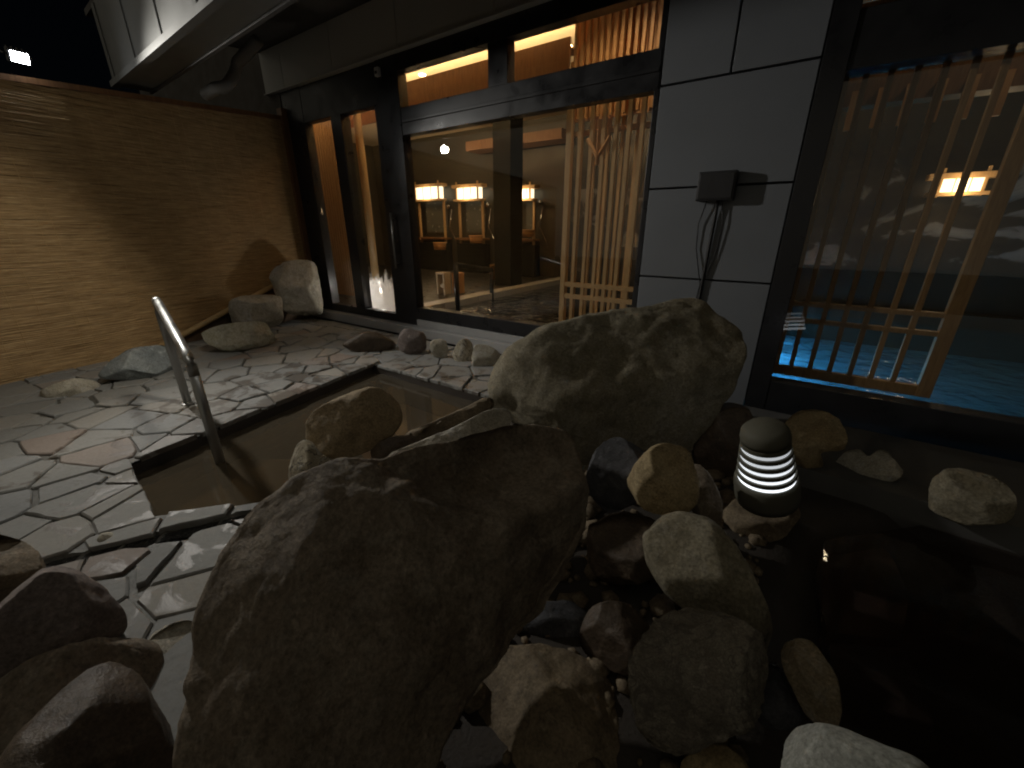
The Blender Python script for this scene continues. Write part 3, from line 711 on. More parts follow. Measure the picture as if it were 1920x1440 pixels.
rock('pale jagged stone standing between the flat-topped boulder and the scooped slab',
     [(268, 1200), (300, 1178), (335, 1164), (362, 1168), (362, 1230), (350, 1290), (325, 1280), (312, 1232)], 1.42, 'rk_pale', 0.06, 0.1, 25, 4, group=G_LEFT)
rock('cream cube-like stone set in the paving beside the drain groove',
     [(184, 1006), (200, 998), (240, 1000), (252, 1020), (235, 1036), (192, 1046), (183, 1030)], 2.24, 'rk_pale', 0.05, 0.06, 26, 4, name='cobble', ncut=4)
# stones along the fence
G_F = 'stones set along the reed fence'
rock('low cream angular stone at the foot of the reed fence', [(72, 738), (95, 722), (140, 710), (176, 714), (202, 730), (165, 748), (136, 762), (88, 758)], 4.72, 'rk_pale', 0.16, 0.25, 27, 5, group=G_F, ncut=4)
rock('smooth blue-grey boulder at the foot of the reed fence', [(186, 702), (204, 680), (240, 656), (285, 648), (318, 652), (332, 690), (295, 706), (250, 713), (200, 711)], 4.85, 'rk_blue', 0.22, 0.3, 28, 5, group=G_F, ncut=1)
rock('flat mossy slab stone with a yellow-green edge', [(375, 630), (400, 614), (450, 604), (498, 604), (510, 622), (522, 638), (490, 650), (432, 660), (395, 648)], 5.3, 'rk_moss', 0.2, 0.3, 29, 5, group=G_F, name='flat_stone', ncut=4)
rock('squarish pale stone block between the mossy slab and the corner boulder', [(428, 585), (434, 562), (470, 553), (522, 555), (530, 580), (524, 612), (470, 616), (430, 612)], 6.0, 'rk_pale', 0.22, 0.25, 30, 5, group=G_F, ncut=4, pw=0.7)
rock('tall pale boulder in the corner where the fence meets the glazed door', [(505, 512), (530, 492), (575, 487), (592, 496), (604, 545), (608, 590), (560, 596), (535, 585), (515, 548)], 6.3, 'rk_pale', 0.25, 0.3, 31, 5, group=G_F, ncut=3, pw=0.75)
# row under the window sill
G_W = 'white stones lined up under the window sill'
rock('pinkish lumpy stone under the sill, next to the door step', [(746, 640), (752, 620), (772, 617), (798, 628), (800, 655), (780, 666), (750, 658)], 4.3, 'rk_mauve', 0.09, 0.1, 32, 4, group=G_W)
rock('small white cubic stone under the sill beside the pinkish lumpy stone', [(806, 645), (812, 637), (832, 636), (839, 648), (836, 670), (812, 668)], 4.1, 'rk_pale', 0.06, 0.07, 33, 4, group=G_W)
rock('tall pointed cream stone under the sill between two white stones', [(848, 672), (855, 645), (870, 634), (884, 638), (890, 670), (885, 694), (862, 690)], 3.95, 'rk_vein', 0.06, 0.08, 34, 4, group=G_W)
rock('wide white stone under the sill beside the huge pale olive boulder', [(886, 655), (900, 645), (925, 652), (938, 665), (932, 690), (905, 702), (888, 692)], 3.78, 'rk_pale', 0.07, 0.09, 35, 4, group=G_W)
rock('flat reddish brown stone on the deck by the door step', [(640, 645), (665, 628), (700, 622), (738, 640), (742, 655), (700, 662), (660, 658)], 4.55, 'rk_rust', 0.09, 0.14, 36, 4, name='flat_stone')
# right side
G_R = 'stones along the edge of the dark side bath'
rock('brown-ochre lumpy boulder right behind the bollard lamp', [(1470, 800), (1495, 772), (1535, 768), (1572, 785), (1590, 815), (1584, 842), (1540, 850), (1545, 880), (1500, 890), (1475, 850)], 2.62, 'rk_tan', 0.16, 0.18, 37, 5, group=G_R)
rock('dark brown boulder with a pale cap between the olive boulder and the bollard lamp', [(1300, 830), (1325, 772), (1360, 752), (1398, 760), (1412, 790), (1405, 850), (1385, 910), (1320, 905)], 2.45, 'rk_rust', 0.15, 0.2, 38, 5, group=G_R)
rock('low twin-humped whitish stone at the far edge of the dark side bath', [(1562, 868), (1580, 848), (1612, 842), (1628, 856), (1650, 843), (1678, 856), (1694, 885), (1670, 905), (1600, 905)], 2.75, 'rk_pale', 0.1, 0.14, 39, 5, group=G_R)
rock('larger grey-white angular stone at the far edge of the dark side bath', [(1738, 930), (1752, 892), (1785, 874), (1845, 884), (1880, 900), (1905, 935), (1890, 975), (1820, 985), (1750, 965)], 2.62, 'rk_olive', 0.12, 0.18, 40, 5, group=G_R)
rock('rough brown stone carrying the bollard lamp', [(1340, 985), (1380, 935), (1440, 925), (1490, 935), (1500, 975), (1470, 1010), (1400, 1025), (1355, 1020)], 1.98, 'rk_brown', 0.14, 0.16, 41, 5, group=G_R)

# loose gravel in the gaps of the pile
def gravel():
    R = random.Random(3); V, Fc = ico(1); vv = []; ff = []
    n = 0
    while n < 1200:
        x, y = R.uniform(-1.5, 0.15), R.uniform(-0.5, 2.5)
        if inside_margin(TUB, x, y)[0] < 0.03 or inside_margin(RPOOL, x, y)[0] < -0.12: continue
        r = R.choice((0.012, 0.018, 0.025, 0.035, 0.05)) * R.uniform(0.7, 1.2); z = ground_z(x, y) + r * 0.25
        rot = Matrix.Rotation(R.uniform(0, 6.28), 3, 'Z').to_3x3(); sc_ = (R.uniform(0.7, 1.3), R.uniform(0.7, 1.3), R.uniform(0.4, 0.8)); b0 = len(vv)
        for v in V:
            q = rot @ Vector((v[0] * sc_[0], v[1] * sc_[1], v[2] * sc_[2])); k = r * (1 + 0.25 * noise.noise(Vector(v) * 1.5 + Vector((n, 0, 0)))); vv.append((x + q.x * k, y + q.y * k, z + q.z * k))
        ff += [tuple(i + b0 for i in f) for f in Fc]; n += 1
    o = mesh_obj('gravel', vv, ff, 'rk_brown', None, True); o['kind'] = 'stuff'
gravel()
# ---------------------------------------------------------------- bathhouse facade
bh = empty('bathhouse', (-2, YF, 0), 'glazed bathhouse front with black frames, grey pier and white eaves panels', 'building')
K = 4.15 / YF
def u(x): return x / 1.2                                        # measured on a 1.2x grid
Y0, Y1 = YF - 0.02, YF + 0.10                                   # frame depth
def framebox(x0, x1, z0, z1, parent, name='frame', d0=Y0, d1=Y1, mat='black_frame'): return box(name, x0, x1, d0, d1, z0, z1, mat, parent, 0.004)
# door unit
door = bpy.data.objects.new('door', None); col.objects.link(door); door.parent = bh; door.location = (-2.3, 0, 0); door['label'] = 'black framed glass door with a sidelight'
ZD0, ZD1 = 0.20, 2.50
xA, xB, xC, xD, xE = -5.97, ony(572, 225, YF)[0], ony(634, 300, YF)[0], ony(652, 300, YF)[0], ony(722, 300, YF)[0]
framebox(-6.02, xB, 0.12, 2.89, door, 'jamb'); framebox(xC, xD, ZD0, ZD1, door, 'mullion', Y0 - 0.006, Y1 + 0.006)
framebox(xE, -3.79, 0.12, 2.89, door, 'jamb'); framebox(xB, xE, 0.12, ZD0 + 0.02, door, 'threshold', Y0 + 0.004, Y1 - 0.004)
framebox(xB, xE, ZD1, 2.885, door, 'head_panel', Y0 + 0.004, Y1 - 0.004)
box('pane', xB, xC, YF + 0.03, YF + 0.042, ZD0, ZD1, 'window_glass', door); box('pane', xD, xE, YF + 0.03, YF + 0.042, ZD0, ZD1, 'window_glass', door)
hx = ony(742, 400, YF)[0]
MB().tube([(hx, YF - 0.075, 0.80), (hx, YF - 0.075, 1.42)], 0.014).tube([(hx, YF - 0.075, 0.86), (hx, YF - 0.02, 0.86)], 0.009).tube([(hx, YF - 0.075, 1.36), (hx, YF - 0.02, 1.36)], 0.009).build('handle', 'steel', door, True)
framebox(xE - 0.07, xE, ZD0, ZD1, door, 'stile', Y0 + 0.006, Y1 - 0.01)
# main window
win = bpy.data.objects.new('window', None); col.objects.link(win); win.parent = bh; win.location = (-0.4, 0, 0); win['label'] = 'large fixed window with two transom lights'
WX0, WX1 = -3.79, -1.105
framebox(WX0 + 0.002, WX1, 0.20, 0.345, win, 'frame', Y0 - 0.004); framebox(WX0 + 0.002, WX1, 2.175, 2.425, win, 'transom', Y0 + 0.004, Y1 - 0.004); framebox(WX0 + 0.002, WX1, 2.745, 2.888, win, 'head', Y0 + 0.002)
framebox(WX0 + 0.02, WX1, 2.285, 2.315, win, 'transom_bead', Y0 - 0.012, Y0 + 0.01)
framebox(-2.635, -2.425, 2.425, 2.745, win, 'mullion', Y0 + 0.006)
framebox(WX1 - 0.03, WX1 + 0.01, 0.345, 2.745, win, 'jamb', Y0 + 0.008)
for a, b, c, d in ((WX0, WX1 - 0.03, 0.345, 2.175), (WX0, -2.635, 2.425, 2.745), (-2.425, WX1 - 0.03, 2.425, 2.745)):
    box('pane', a, b, YF + 0.03, YF + 0.042, c, d, 'window_glass', win)
box('sill', -6.05, WX1, Y0 - 0.10, Y1, 0.0, 0.118, 'sill_concrete', bh, 0.01)
box('sill', -3.78, WX1, Y0 - 0.03, Y1 - 0.003, 0.118, 0.2, 'sill_concrete', bh, 0.006)
# pier of grey panels
pier = box('pier', -1.095, -0.155, YF + 0.02, YF + 0.5, -0.3, 3.2, 'joint_dark', bh)
JX = [-1.085, -0.155]; zj = [-0.28, 0.885, 1.53, 2.19]
for z0, z1 in zip(zj[:-1], zj[1:]): box('stone_panel', JX[0], JX[1] - 0.003, YF - 0.03, YF + 0.02, z0 + 0.007, z1 - 0.007, 'grey_panel', pier, 0.004)
for a, b in ((-1.085, -0.645), (-0.632, -0.158)): box('stone_panel', a, b, YF - 0.03, YF + 0.02, 2.197, 3.15, 'grey_panel', pier, 0.004)
# right window
rw = bpy.data.objects.new('window', None); col.objects.link(rw); rw.parent = bh; rw.location = (2, 0, 0); rw['label'] = 'tall black framed window looking onto the blue pool'
framebox(-0.15, -0.02, -0.05, 3.1, rw, 'jamb', Y0 - 0.02); framebox(-0.02, 5, -0.05, 0.19, rw, 'frame', Y0 - 0.016); framebox(-0.02, 5, 2.10, 2.385, rw, 'transom', Y0 - 0.008)
framebox(-0.02, 5, 2.85, 3.1, rw, 'head', Y0)
box('pane', -0.02, 5, YF + 0.03, YF + 0.042, 0.19, 2.10, 'window_glass', rw); box('pane', -0.02, 5, YF + 0.03, YF + 0.042, 2.385, 2.85, 'window_glass', rw)
# eaves panels above the glazing with open joints
jx = [ony(480 + z / 2.4, 177 - (z / 2.4 - 41) * 0.40, YF)[0] for z in (150, 365, 655, 1090)]
edges = [-6.3] + jx + [-1.9, -1.09]
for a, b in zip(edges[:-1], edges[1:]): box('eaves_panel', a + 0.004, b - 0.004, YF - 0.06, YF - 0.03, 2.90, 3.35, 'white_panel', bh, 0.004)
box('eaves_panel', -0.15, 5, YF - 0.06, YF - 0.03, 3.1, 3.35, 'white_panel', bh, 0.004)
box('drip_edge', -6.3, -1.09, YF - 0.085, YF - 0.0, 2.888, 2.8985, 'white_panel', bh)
box('wall_core', -6.03, 5, YF - 0.028, YF + 0.1, 3.12, 3.7, 'soffit_dark', bh)
box('wall_core', -10.7, -6.03, YF - 0.028, YF + 0.1, -0.1, 3.7, 'dark_wall', bh)
# canopy: outer beam + soffit
can = empty('canopy', (-2, 1.7, 2.55), 'white steel eaves canopy with a deep outer beam and dark soffit', 'canopy')
def by(x): return 1.69 - (x + 5.97) * 0.05
def beam(z0, z1, o0, o1, name, mat):
    xa, xb = -5.97, 5.0
    return MB().hexa([(xa, by(xa) + o0, z0), (xb, by(xb) + o0, z0), (xb, by(xb) + o1, z0), (xa, by(xa) + o1, z0)],
                     [(xa, by(xa) + o0, z1), (xb, by(xb) + o0, z1), (xb, by(xb) + o1, z1), (xa, by(xa) + o1, z1)]).build(name, mat, can)
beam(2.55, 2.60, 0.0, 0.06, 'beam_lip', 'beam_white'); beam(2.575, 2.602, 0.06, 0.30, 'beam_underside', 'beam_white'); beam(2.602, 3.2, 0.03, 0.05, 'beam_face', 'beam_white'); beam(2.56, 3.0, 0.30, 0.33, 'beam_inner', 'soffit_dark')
for k in range(14):
    x = -5.9 + k * 0.75
    box('stiffener', x, x + 0.05, by(x) + 0.018, by(x) + 0.03, 2.602, 3.19, 'beam_white', can)
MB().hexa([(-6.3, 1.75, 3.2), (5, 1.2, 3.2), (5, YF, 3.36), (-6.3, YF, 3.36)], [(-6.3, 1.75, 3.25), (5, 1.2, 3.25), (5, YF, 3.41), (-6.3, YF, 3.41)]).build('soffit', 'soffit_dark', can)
# drain pipe elbow under the soffit
p0 = onx(405, 165, -5.2); p1 = onx(428, 158, -5.2); p2 = onx(440, 140, -5.2); p3 = onx(445, 118, -5.2)
dp = MB().tube([p0 + (-.25, 0, -.02), p0, p0 * .5 + p1 * .5 + (0, 0, -.012), p1, p2, p3, p3 + (0.3, .1, .16)], 0.055, 14).build('drain_pipe', 'grey_pipe', None, True)
tag(dp, 'grey elbow of drain pipe under the dark soffit above the fence', 'pipe')

# ---------------------------------------------------------------- reed fence
fence = empty('reed_fence', (-5.6, 1.5, 0), 'tall honey-brown reed screen fence enclosing the deck', 'fence')
def fpt(y, z, off=0.0): return (FX(y) + off, y, z)
def ftop(y): return 2.36 + 0.085 * (y - 0.9)
def fbot(y): return 0.0 if y < 1.25 else (y - 1.25) * 0.34
def reeds(y0, y1, seed, off):
    R = random.Random(seed); mb = MB(); z = -0.02
    zmax = ftop(y1)
    while z < zmax:
        r = R.uniform(0.0045, 0.0075)
        a, b = y0 + R.uniform(-0.01, 0.01), y1 + R.uniform(-0.01, 0.01)
        # stop the reed at the sloping bottom edge / top edge
        if z < fbot(b): b = min(b, 1.25 + z / 0.34)
        if z > ftop(a): a = 0.9 + (z - 2.36) / 0.085
        if b - a > 0.1:
            n = max(2, int((b - a) / 0.22)); pts = []
            for i in range(n + 1):
                y = a + (b - a) * i / n; pts.append(fpt(y, z + R.uniform(-0.0025, 0.0025), off + R.uniform(-0.003, 0.003) + 0.012 * noise.noise((y * 1.3, z * 0.9, seed))))
            mb.tube(pts, r, 5, False)
        z += r * 1.75
    return mb
for (a, b, sd_, off) in ((-2.2, 1.22, 1, 0.02), (1.18, 3.44, 2, 0.0)):
    o = reeds(a, b, sd_, off).build('reed_mat', 'reed', fence, True); o['kind'] = 'stuff'
    for k in range(int((b - a) / 0.16)):
        y = a + 0.06 + k * 0.16 + 0.045 * math.sin(k * 2.7 + a)
        MB().tube([fpt(y, fbot(y), off + 0.009), fpt(y + 0.01, (fbot(y) + ftop(y)) / 2, off + 0.014), fpt(y, ftop(y) - 0.01, off + 0.009)], 0.0014, 4).build('binding_cord', 'bamboo_pole', fence)
MB().tube([fpt(1.3, fbot(1.3) + 0.0, 0.03), fpt(2.2, fbot(2.2), 0.032), fpt(3.42, fbot(3.42), 0.03)], 0.03, 10).build('bottom_pole', 'bamboo_pole', fence, True)
MB().hexa([fpt(-2.2, -0.1, -0.10), fpt(3.45, -0.1, -0.10), fpt(3.45, -0.1, -0.06), fpt(-2.2, -0.1, -0.06)][::-1], [fpt(-2.2, ftop(-2.2), -0.10), fpt(3.45, ftop(3.45), -0.10), fpt(3.45, ftop(3.45), -0.06), fpt(-2.2, ftop(-2.2), -0.06)][::-1]).build('backing_board', 'board_brown', fence)
MB().hexa([fpt(-2.2, ftop(-2.2), -0.06), fpt(3.45, ftop(3.45), -0.06), fpt(3.45, ftop(3.45), 0.035), fpt(-2.2, ftop(-2.2), 0.035)][::-1], [fpt(-2.2, ftop(-2.2) + 0.045, -0.06), fpt(3.45, ftop(3.45) + 0.045, -0.06), fpt(3.45, ftop(3.45) + 0.045, 0.035), fpt(-2.2, ftop(-2.2) + 0.045, 0.035)][::-1]).build('top_rail', 'dark_wood', fence)
MB().hexa([fpt(3.36, -0.1, -0.05), fpt(3.45, -0.1, -0.05), fpt(3.45, -0.1, 0.06), fpt(3.36, -0.1, 0.06)][::-1], [fpt(3.36, 2.7, -0.05), fpt(3.45, 2.7, -0.05), fpt(3.45, 2.7, 0.06), fpt(3.36, 2.7, 0.06)][::-1]).build('end_post', 'dark_wood', fence)

# ---------------------------------------------------------------- floodlights
def floodlight(loc, aim, label, power, spot, color, blend=0.45, spill=0, soft=0.12):
    r = empty('floodlight', loc, label, 'floodlight', 'floodlights of the terrace')
    L = Vector(loc); d = (Vector(aim) - L).normalized(); q = d.to_track_quat('-Z', 'Y').to_matrix()
    def T(p): return tuple(L + q @ Vector(p))
    mb = MB().box(-0.065, 0.065, -0.048, 0.048, 0.0, 0.05, 0.008); mb.v = [T(p) for p in mb.v]; mb.build('housing', 'black_iron', r)
    for k in (-0.045, -0.015, 0.015, 0.045):
        mb = MB().box(k - 0.003, k + 0.003, -0.055, 0.055, 0.05, 0.075); mb.v = [T(p) for p in mb.v]; mb.build('cooling_fin', 'black_iron', r)
    mb = MB().box(-0.05, 0.05, -0.034, 0.034, -0.006, 0.0); mb.v = [T(p) for p in mb.v]; mb.build('lens', 'flood_lens', r)
    MB().tube([T((-0.075, 0, 0.03)), T((-0.075, 0, 0.11)), T((0.075, 0, 0.11)), T((0.075, 0, 0.03))], 0.008, 6).build('bracket', 'black_iron', r)
    lamp('SPOT', 'beam_light', T((0, 0, -0.03)), power, color, r, soft, aim, spot, blend)
    if spill: lamp('SPOT', 'spill_light', T((0, 0, -0.03)), spill, color, r, soft, aim, 150, 1.0)
    return r
fl = onx(45, 140, FX(1.05)); fy = fl[1]
floodlight((fl[0] + 0.06, fy, ftop(fy) + 0.17), (-0.9, 1.7, 0.65), 'small white floodlight shining on top of the reed fence', 250, 98, (1.0, 0.96, 0.88), 1.0, 0, 0.06)
floodlight((-2.25, 1.40, 2.50), (-5.45, -0.6, -0.1), 'white floodlight under the outer beam of the canopy, aimed down at the deck', 82, 68, (1.0, 0.91, 0.76), 0.6, 9)

# ---------------------------------------------------------------- handrail
hr = empty('handrail', (-3.67, 0.93, 0), 'stainless steel handrail stepping down into the bath', 'handrail')
A = onz(353, 757, 0); B = onz(405, 840, 0)
MB().tube([(A[0], A[1], -0.02), (A[0], A[1], 0.70), (A[0], A[1], 0.765), (A[0] + 0.03, A[1] - 0.005, 0.785), (A[0] + 0.09, A[1] - 0.015, 0.775)], 0.027, 14).build('post', 'steel', hr, True)
MB().tube([(A[0] + 0.09, A[1] - 0.015, 0.775), (B[0] - 0.06, B[1] + 0.01, 0.585), (B[0] - 0.015, B[1], 0.562), (B[0], B[1], 0.53), (B[0], B[1], 0.47)], 0.027, 14).build('rail', 'steel', hr, True)
MB().tube([(B[0], B[1], 0.47), (B[0], B[1], -0.28)], 0.027, 14).build('post', 'steel', hr, True)
MB().lathe([(0.045, 0.0), (0.045, 0.006), (0.024, 0.012)], (A[0], A[1], 0.004), 20).build('base_flange', 'steel', hr)

# ---------------------------------------------------------------- bollard lamp
bc = onz(1437, 932, 0.13)
bl = empty('bollard_lamp', (bc[0], bc[1], 0.13), 'squat round bollard lamp with five glowing louvre rings', 'lamp')
c = (bc[0], bc[1], 0.13)
MB().lathe([(0.122, 0.0), (0.126, 0.03), (0.124, 0.11), (0.115, 0.125)], c, 36).build('base', 'bollard_olive', bl, True)
top0 = 0.128
for k in range(5):
    z = top0 + k * 0.038; r = 0.108 - k * 0.005
    MB().lathe([(r - 0.012, z - 0.004), (r + 0.001, z), (r, z + 0.018), (r - 0.012, z + 0.020)], c, 36).build('light_ring', 'bollard_lens_%d' % k, bl, True)
    auto_smooth(MB().lathe([(r - 0.02, z + 0.018), (r + 0.005, z + 0.0185), (r + 0.003, z + 0.036), (r - 0.02, z + 0.038)], c, 36).build('louvre', 'bollard_olive', bl))
z = top0 + 5 * 0.038
MB().lathe([(0.088, z - 0.002), (0.092, z + 0.02), (0.087, z + 0.048), (0.068, z + 0.068), (0.0, z + 0.075)], c, 36).build('cap', 'bollard_olive', bl, True)
vd = Vector((bc[0], bc[1], 0)).normalized(); bl.rotation_mode = 'QUATERNION'; bl.rotation_quaternion = (Matrix.Rotation(math.radians(-14), 3, Vector((-vd.y, vd.x, 0))) @ Matrix.Rotation(math.radians(10), 3, -vd)).to_quaternion()
# ---------------------------------------------------------------- junction box on the pier
jb = empty('junction_box', (-0.61, YF - 0.03, 1.45), 'black junction box with dangling cables on the grey pier', 'box')
a = ony(1315, 325, YF - 0.03); b = ony(1377, 376, YF - 0.03)
box('casing', a[0], b[0], YF - 0.11, YF - 0.032, b[2], a[2], 'box_plastic', jb, 0.008); box('cover', a[0] + 0.012, b[0] - 0.012, YF - 0.118, YF - 0.108, b[2] + 0.012, a[2] - 0.012, 'box_plastic', jb, 0.004)
mx_ = (a[0] + b[0]) / 2; zb = b[2]
MB().tube([(mx_ + 0.02, YF - 0.06, zb), (mx_ + 0.02, YF - 0.05, zb - 0.1), (mx_, YF - 0.045, 0.7), (mx_ - 0.05, YF - 0.045, 0.3)], 0.012, 8).build('conduit', 'cable', jb, True)
for s in (-0.085, 0.075):
    MB().tube([(mx_ + s * 0.6, YF - 0.06, zb), (mx_ + s, YF - 0.05, zb - 0.15), (mx_ + s * 0.9, YF - 0.045, zb - 0.32), (mx_ + s * 0.1, YF - 0.05, 0.85), (mx_ - 0.03, YF - 0.05, 0.6)], 0.004, 6).build('cable', 'cable', jb, True)
sn = empty('sensor', (-4.0, YF - 0.03, 2.72), 'tiny white sensor box above the glazed door', 'sensor')
a = ony(705, 128, YF - 0.03); box('casing', a[0], a[0] + 0.06, YF - 0.06, YF - 0.021, a[2] - 0.08, a[2], 'white_plastic', sn, 0.006); box('lens', a[0] + 0.015, a[0] + 0.045, YF - 0.066, YF - 0.06, a[2] - 0.06, a[2] - 0.035, 'box_plastic', sn)

# ---------------------------------------------------------------- inside: floor, pool, walls, ceiling
IZ = 0.20; YB = 8.4
tag(box('inner_floor', -10.5, -4.45, YF + 0.1, YB, 0.05, IZ, 'inner_floor'), None, None, None, 'structure')
tag(box('pool_floor', -4.45, -0.55, YF + 0.1, YB + 1, -0.7, -0.6, 'pool_dark'), None, None, None, 'structure')
tag(mesh_obj('pool_water', [(-4.25, YF + 0.1, 0.13), (-0.5, YF + 0.1, 0.13), (-0.5, YB, 0.13), (-4.25, YB, 0.13)], [(0, 1, 2, 3)], 'inner_water'), None, None, None, 'structure')
cb = empty('pool_curb', (-4.35, 6, IZ), 'pale stone curb running along the indoor pool', 'curb')
for k in range(6): box('curb_block', -4.47, -4.22, YF + 0.12 + k * 0.79, YF + 0.12 + (k + 1) * 0.79 - 0.006, 0.0, IZ + 0.03, 'curb_stone', cb, 0.01)
tag(box('blue_pool_floor', -0.3, 6, YF + 0.12, 8.2, -0.55, -0.45, 'pool_tile'), None, None, None, 'structure')
tag(mesh_obj('blue_pool_water', [(-0.3, YF + 0.1, -0.06), (6, YF + 0.1, -0.06), (6, 8.2, -0.06), (-0.3, 8.2, -0.06)], [(0, 1, 2, 3)], 'blue_water'), None, None, None, 'structure')
pw_ = tag(box('blue_pool_wall', -0.5, -0.3, YF + 0.1, 8.2, -1.0, 0.1, 'pool_tile'), None, None, None, 'structure')
tag(box('blue_pool_wall', -0.3, 6, 8.2, 8.4, -1.0, 0.12, 'inner_wall'), None, None, None, 'structure')
shell = bh
box('inner_back_wall', -10.6, 6, YB, YB + 0.1, 0.0, 3.45, 'inner_wall', bh)
box('inner_side_wall', -10.7, -10.5, YF + 0.1, YB, 0.0, 3.45, 'inner_wall', bh)
box('inner_side_wall', 5.9, 6.1, YF + 0.1, YB, -0.1, 3.45, 'inner_wall', bh)
box('inner_ceiling', -10.6, 6, YF + 0.1, YB, 3.38, 3.45, 'inner_ceiling', bh)
# cove fascia with hidden led strip
ca = ony(750, 157, 4.55); 
box('cove_fascia', -9.5, -2.42, 4.55, 4.58, 2.70, ca[2], 'dark_wood', bh)
box('cove_shelf', -9.5, -2.42, 4.58, 4.78, ca[2] - 0.09, ca[2] - 0.07, 'dark_wood', bh)
cv = box('cove_light', -9.4, -2.45, 4.62, 4.66, ca[2] - 0.068, ca[2] - 0.045, 'cove_led'); tag(cv, 'warm strip light hidden in the ceiling cove', 'light')
box('ceiling_beam', -6.7, -4.3, YB - 0.5, YB - 0.02, 2.86, 3.04, 'dark_wood', bh)
# slatted upper screen behind the right transom
so = empty('slat_screen', (-1.7, 4.4, 2.4), 'upright orange wood slats behind the upper right transom light', 'screen')
for k in range(15):
    x = ony(1078, 60, 4.4)[0] + k * 0.068
    box('slat', x, x + 0.03, 4.40, 4.44, 2.30, 3.37, 'orange_wood', so)
box('back_panel', ony(1072, 60, 4.4)[0], -1.0, 4.52, 4.54, 2.30, 3.37, 'orange_wood', so)
# lattice screens
def lattice(name, label, y, x0, x1, z0, z1, pitch, bw, rails, posts, group, off=0.0, wm='lattice_wood'):
    r = empty(name, ((x0 + x1) / 2, y, z0), label, 'screen', group)
    box('stile', x0, x0 + posts, y - 0.03, y + 0.03, z0, z1, wm, r, 0.003); box('stile', x1 - posts, x1, y - 0.03, y + 0.03, z0, z1, wm, r, 0.003)
    x = x0 + posts + pitch * 0.55 + off
    while x < x1 - posts - bw:
        box('bar', x, x + bw, y - 0.02, y + 0.02, z0, z1 - 0.01, wm, r, 0.002); x += pitch
    for z, h in rails: box('rail', x0 + posts, x1 - posts, y - 0.026, y + 0.026, z, z + h, wm, r, 0.002)
    return r
la = ony(1058, 400, 4.0)[0]; lb = -1.0
lt = lattice('lattice_screen', 'pale timber lattice screen standing behind the large fixed window', 4.0, la, lb, 0.135, 2.42, 0.118, 0.036, [(0.67, 0.045), (0.545, 0.045), (2.36, 0.05)], 0.055, 'timber lattice screens')
sc2 = lattice('lattice_screen', 'second timber lattice screen further back beside the indoor pool', 4.7, la - 0.35, -1.2, 0.135, 2.9, 0.16, 0.036, [(2.2, 0.05)], 0.05, 'timber lattice screens')
yb = ony(1133, 262, 4.06)
MB().tube([(yb[0], 3.93, 2.16), (yb[0], 3.93, 1.80)], 0.02, 4).tube([(yb[0] - 0.11, 3.93, 2.02), (yb[0], 3.93, 1.86)], 0.018, 4).tube([(yb[0] + 0.11, 3.93, 2.02), (yb[0], 3.93, 1.86)], 0.018, 4).build('brace', 'orange_wood', lt)
lattice('lattice_screen', 'tall timber lattice screen behind the window onto the blue pool', 3.66, -0.07, 0.88, 0.19, 2.2, 0.118, 0.03, [(0.19, 0.07), (0.60, 0.03), (0.72, 0.03), (2.12, 0.1)], 0.075, 'timber lattice screens', 0.0, 'brown_lattice')
box('inner_beam', -0.3, 6, 4.9, 5.1, 2.2, 2.9, 'dark_wood', bh)
hb = empty('slat_frieze', (1, 5.2, 2.0), 'row of short slats below the dark beam over the blue pool', 'screen')
for k in range(16): box('slat', 0.05 + k * 0.17, 0.11 + k * 0.17, 4.86, 4.895, 2.02, 2.3, 'orange_wood', hb)
# slatted partition and log post behind the door
ds = empty('slat_partition', (-6.8, 4.3, IZ), 'bright orange slatted partition just inside the sidelight', 'screen')
pL, pR = ony(575, 400, 4.15)[0] - 0.5, ony(668, 400, 4.15)[0]
pL = ony(585, 400, 4.15)[0]
k = 0; x = pL - 0.5
while x < pR:
    box('slat', x, x + 0.042, 4.12, 4.15, IZ, 3.1, 'orange_wood', ds); x += 0.062
box('back_panel', pL - 0.5, pR + 0.01, 4.153, 4.18, IZ, 3.1, 'orange_wood', ds)
lp = ony(690, 400, 4.3)
lo = MB().tube([(lp[0], 4.3, IZ), (lp[0] + 0.01, 4.3, 1.5), (lp[0], 4.3, 3.1)], [0.062, 0.058, 0.055], 14).build('log_post', 'log_wood', None, True); tag(lo, 'slim round timber post standing just inside the glass door', 'post')
wl_ = ony(712, 545, 3.82)
st = empty('floor_lamp', (wl_[0], 3.82, IZ), 'short bright upright strip lamp on the floor inside the door', 'lamp')
box('tube', wl_[0] - 0.02, wl_[0] + 0.02, 3.80, 3.84, IZ + 0.05, IZ + 0.34, 'strip_lamp', st, 0.006); box('base', wl_[0] - 0.05, wl_[0] + 0.05, 3.77, 3.87, IZ, IZ + 0.05, 'black_iron', st)
fa, fb = ony(697, 560, YF + 0.07)[0], xE - 0.075
fp = box('misted_panel', fa, fb, YF + 0.066, YF + 0.072, ZD0 + 0.022, ZD0 + 0.62, 'misted'); tag(fp, 'low misted panel dripping with condensation inside the foot of the glass door', 'panel')
lamp('POINT', 'strip_light', (wl_[0] + 0.06, 3.82, IZ + 0.2), 9.0, (1.0, 0.94, 0.88), st, 0.04)
# black polished pillar
pa, pb = ony(924, 300, 6.6)[0], ony(957, 300, 6.6)[0]
pl = box('inner_pillar', pa, pb, 6.6, 7.0, 0.0, 3.38, 'inner_pillar', None, 0.01); tag(pl, 'black polished square pillar between the washing places', 'pillar')
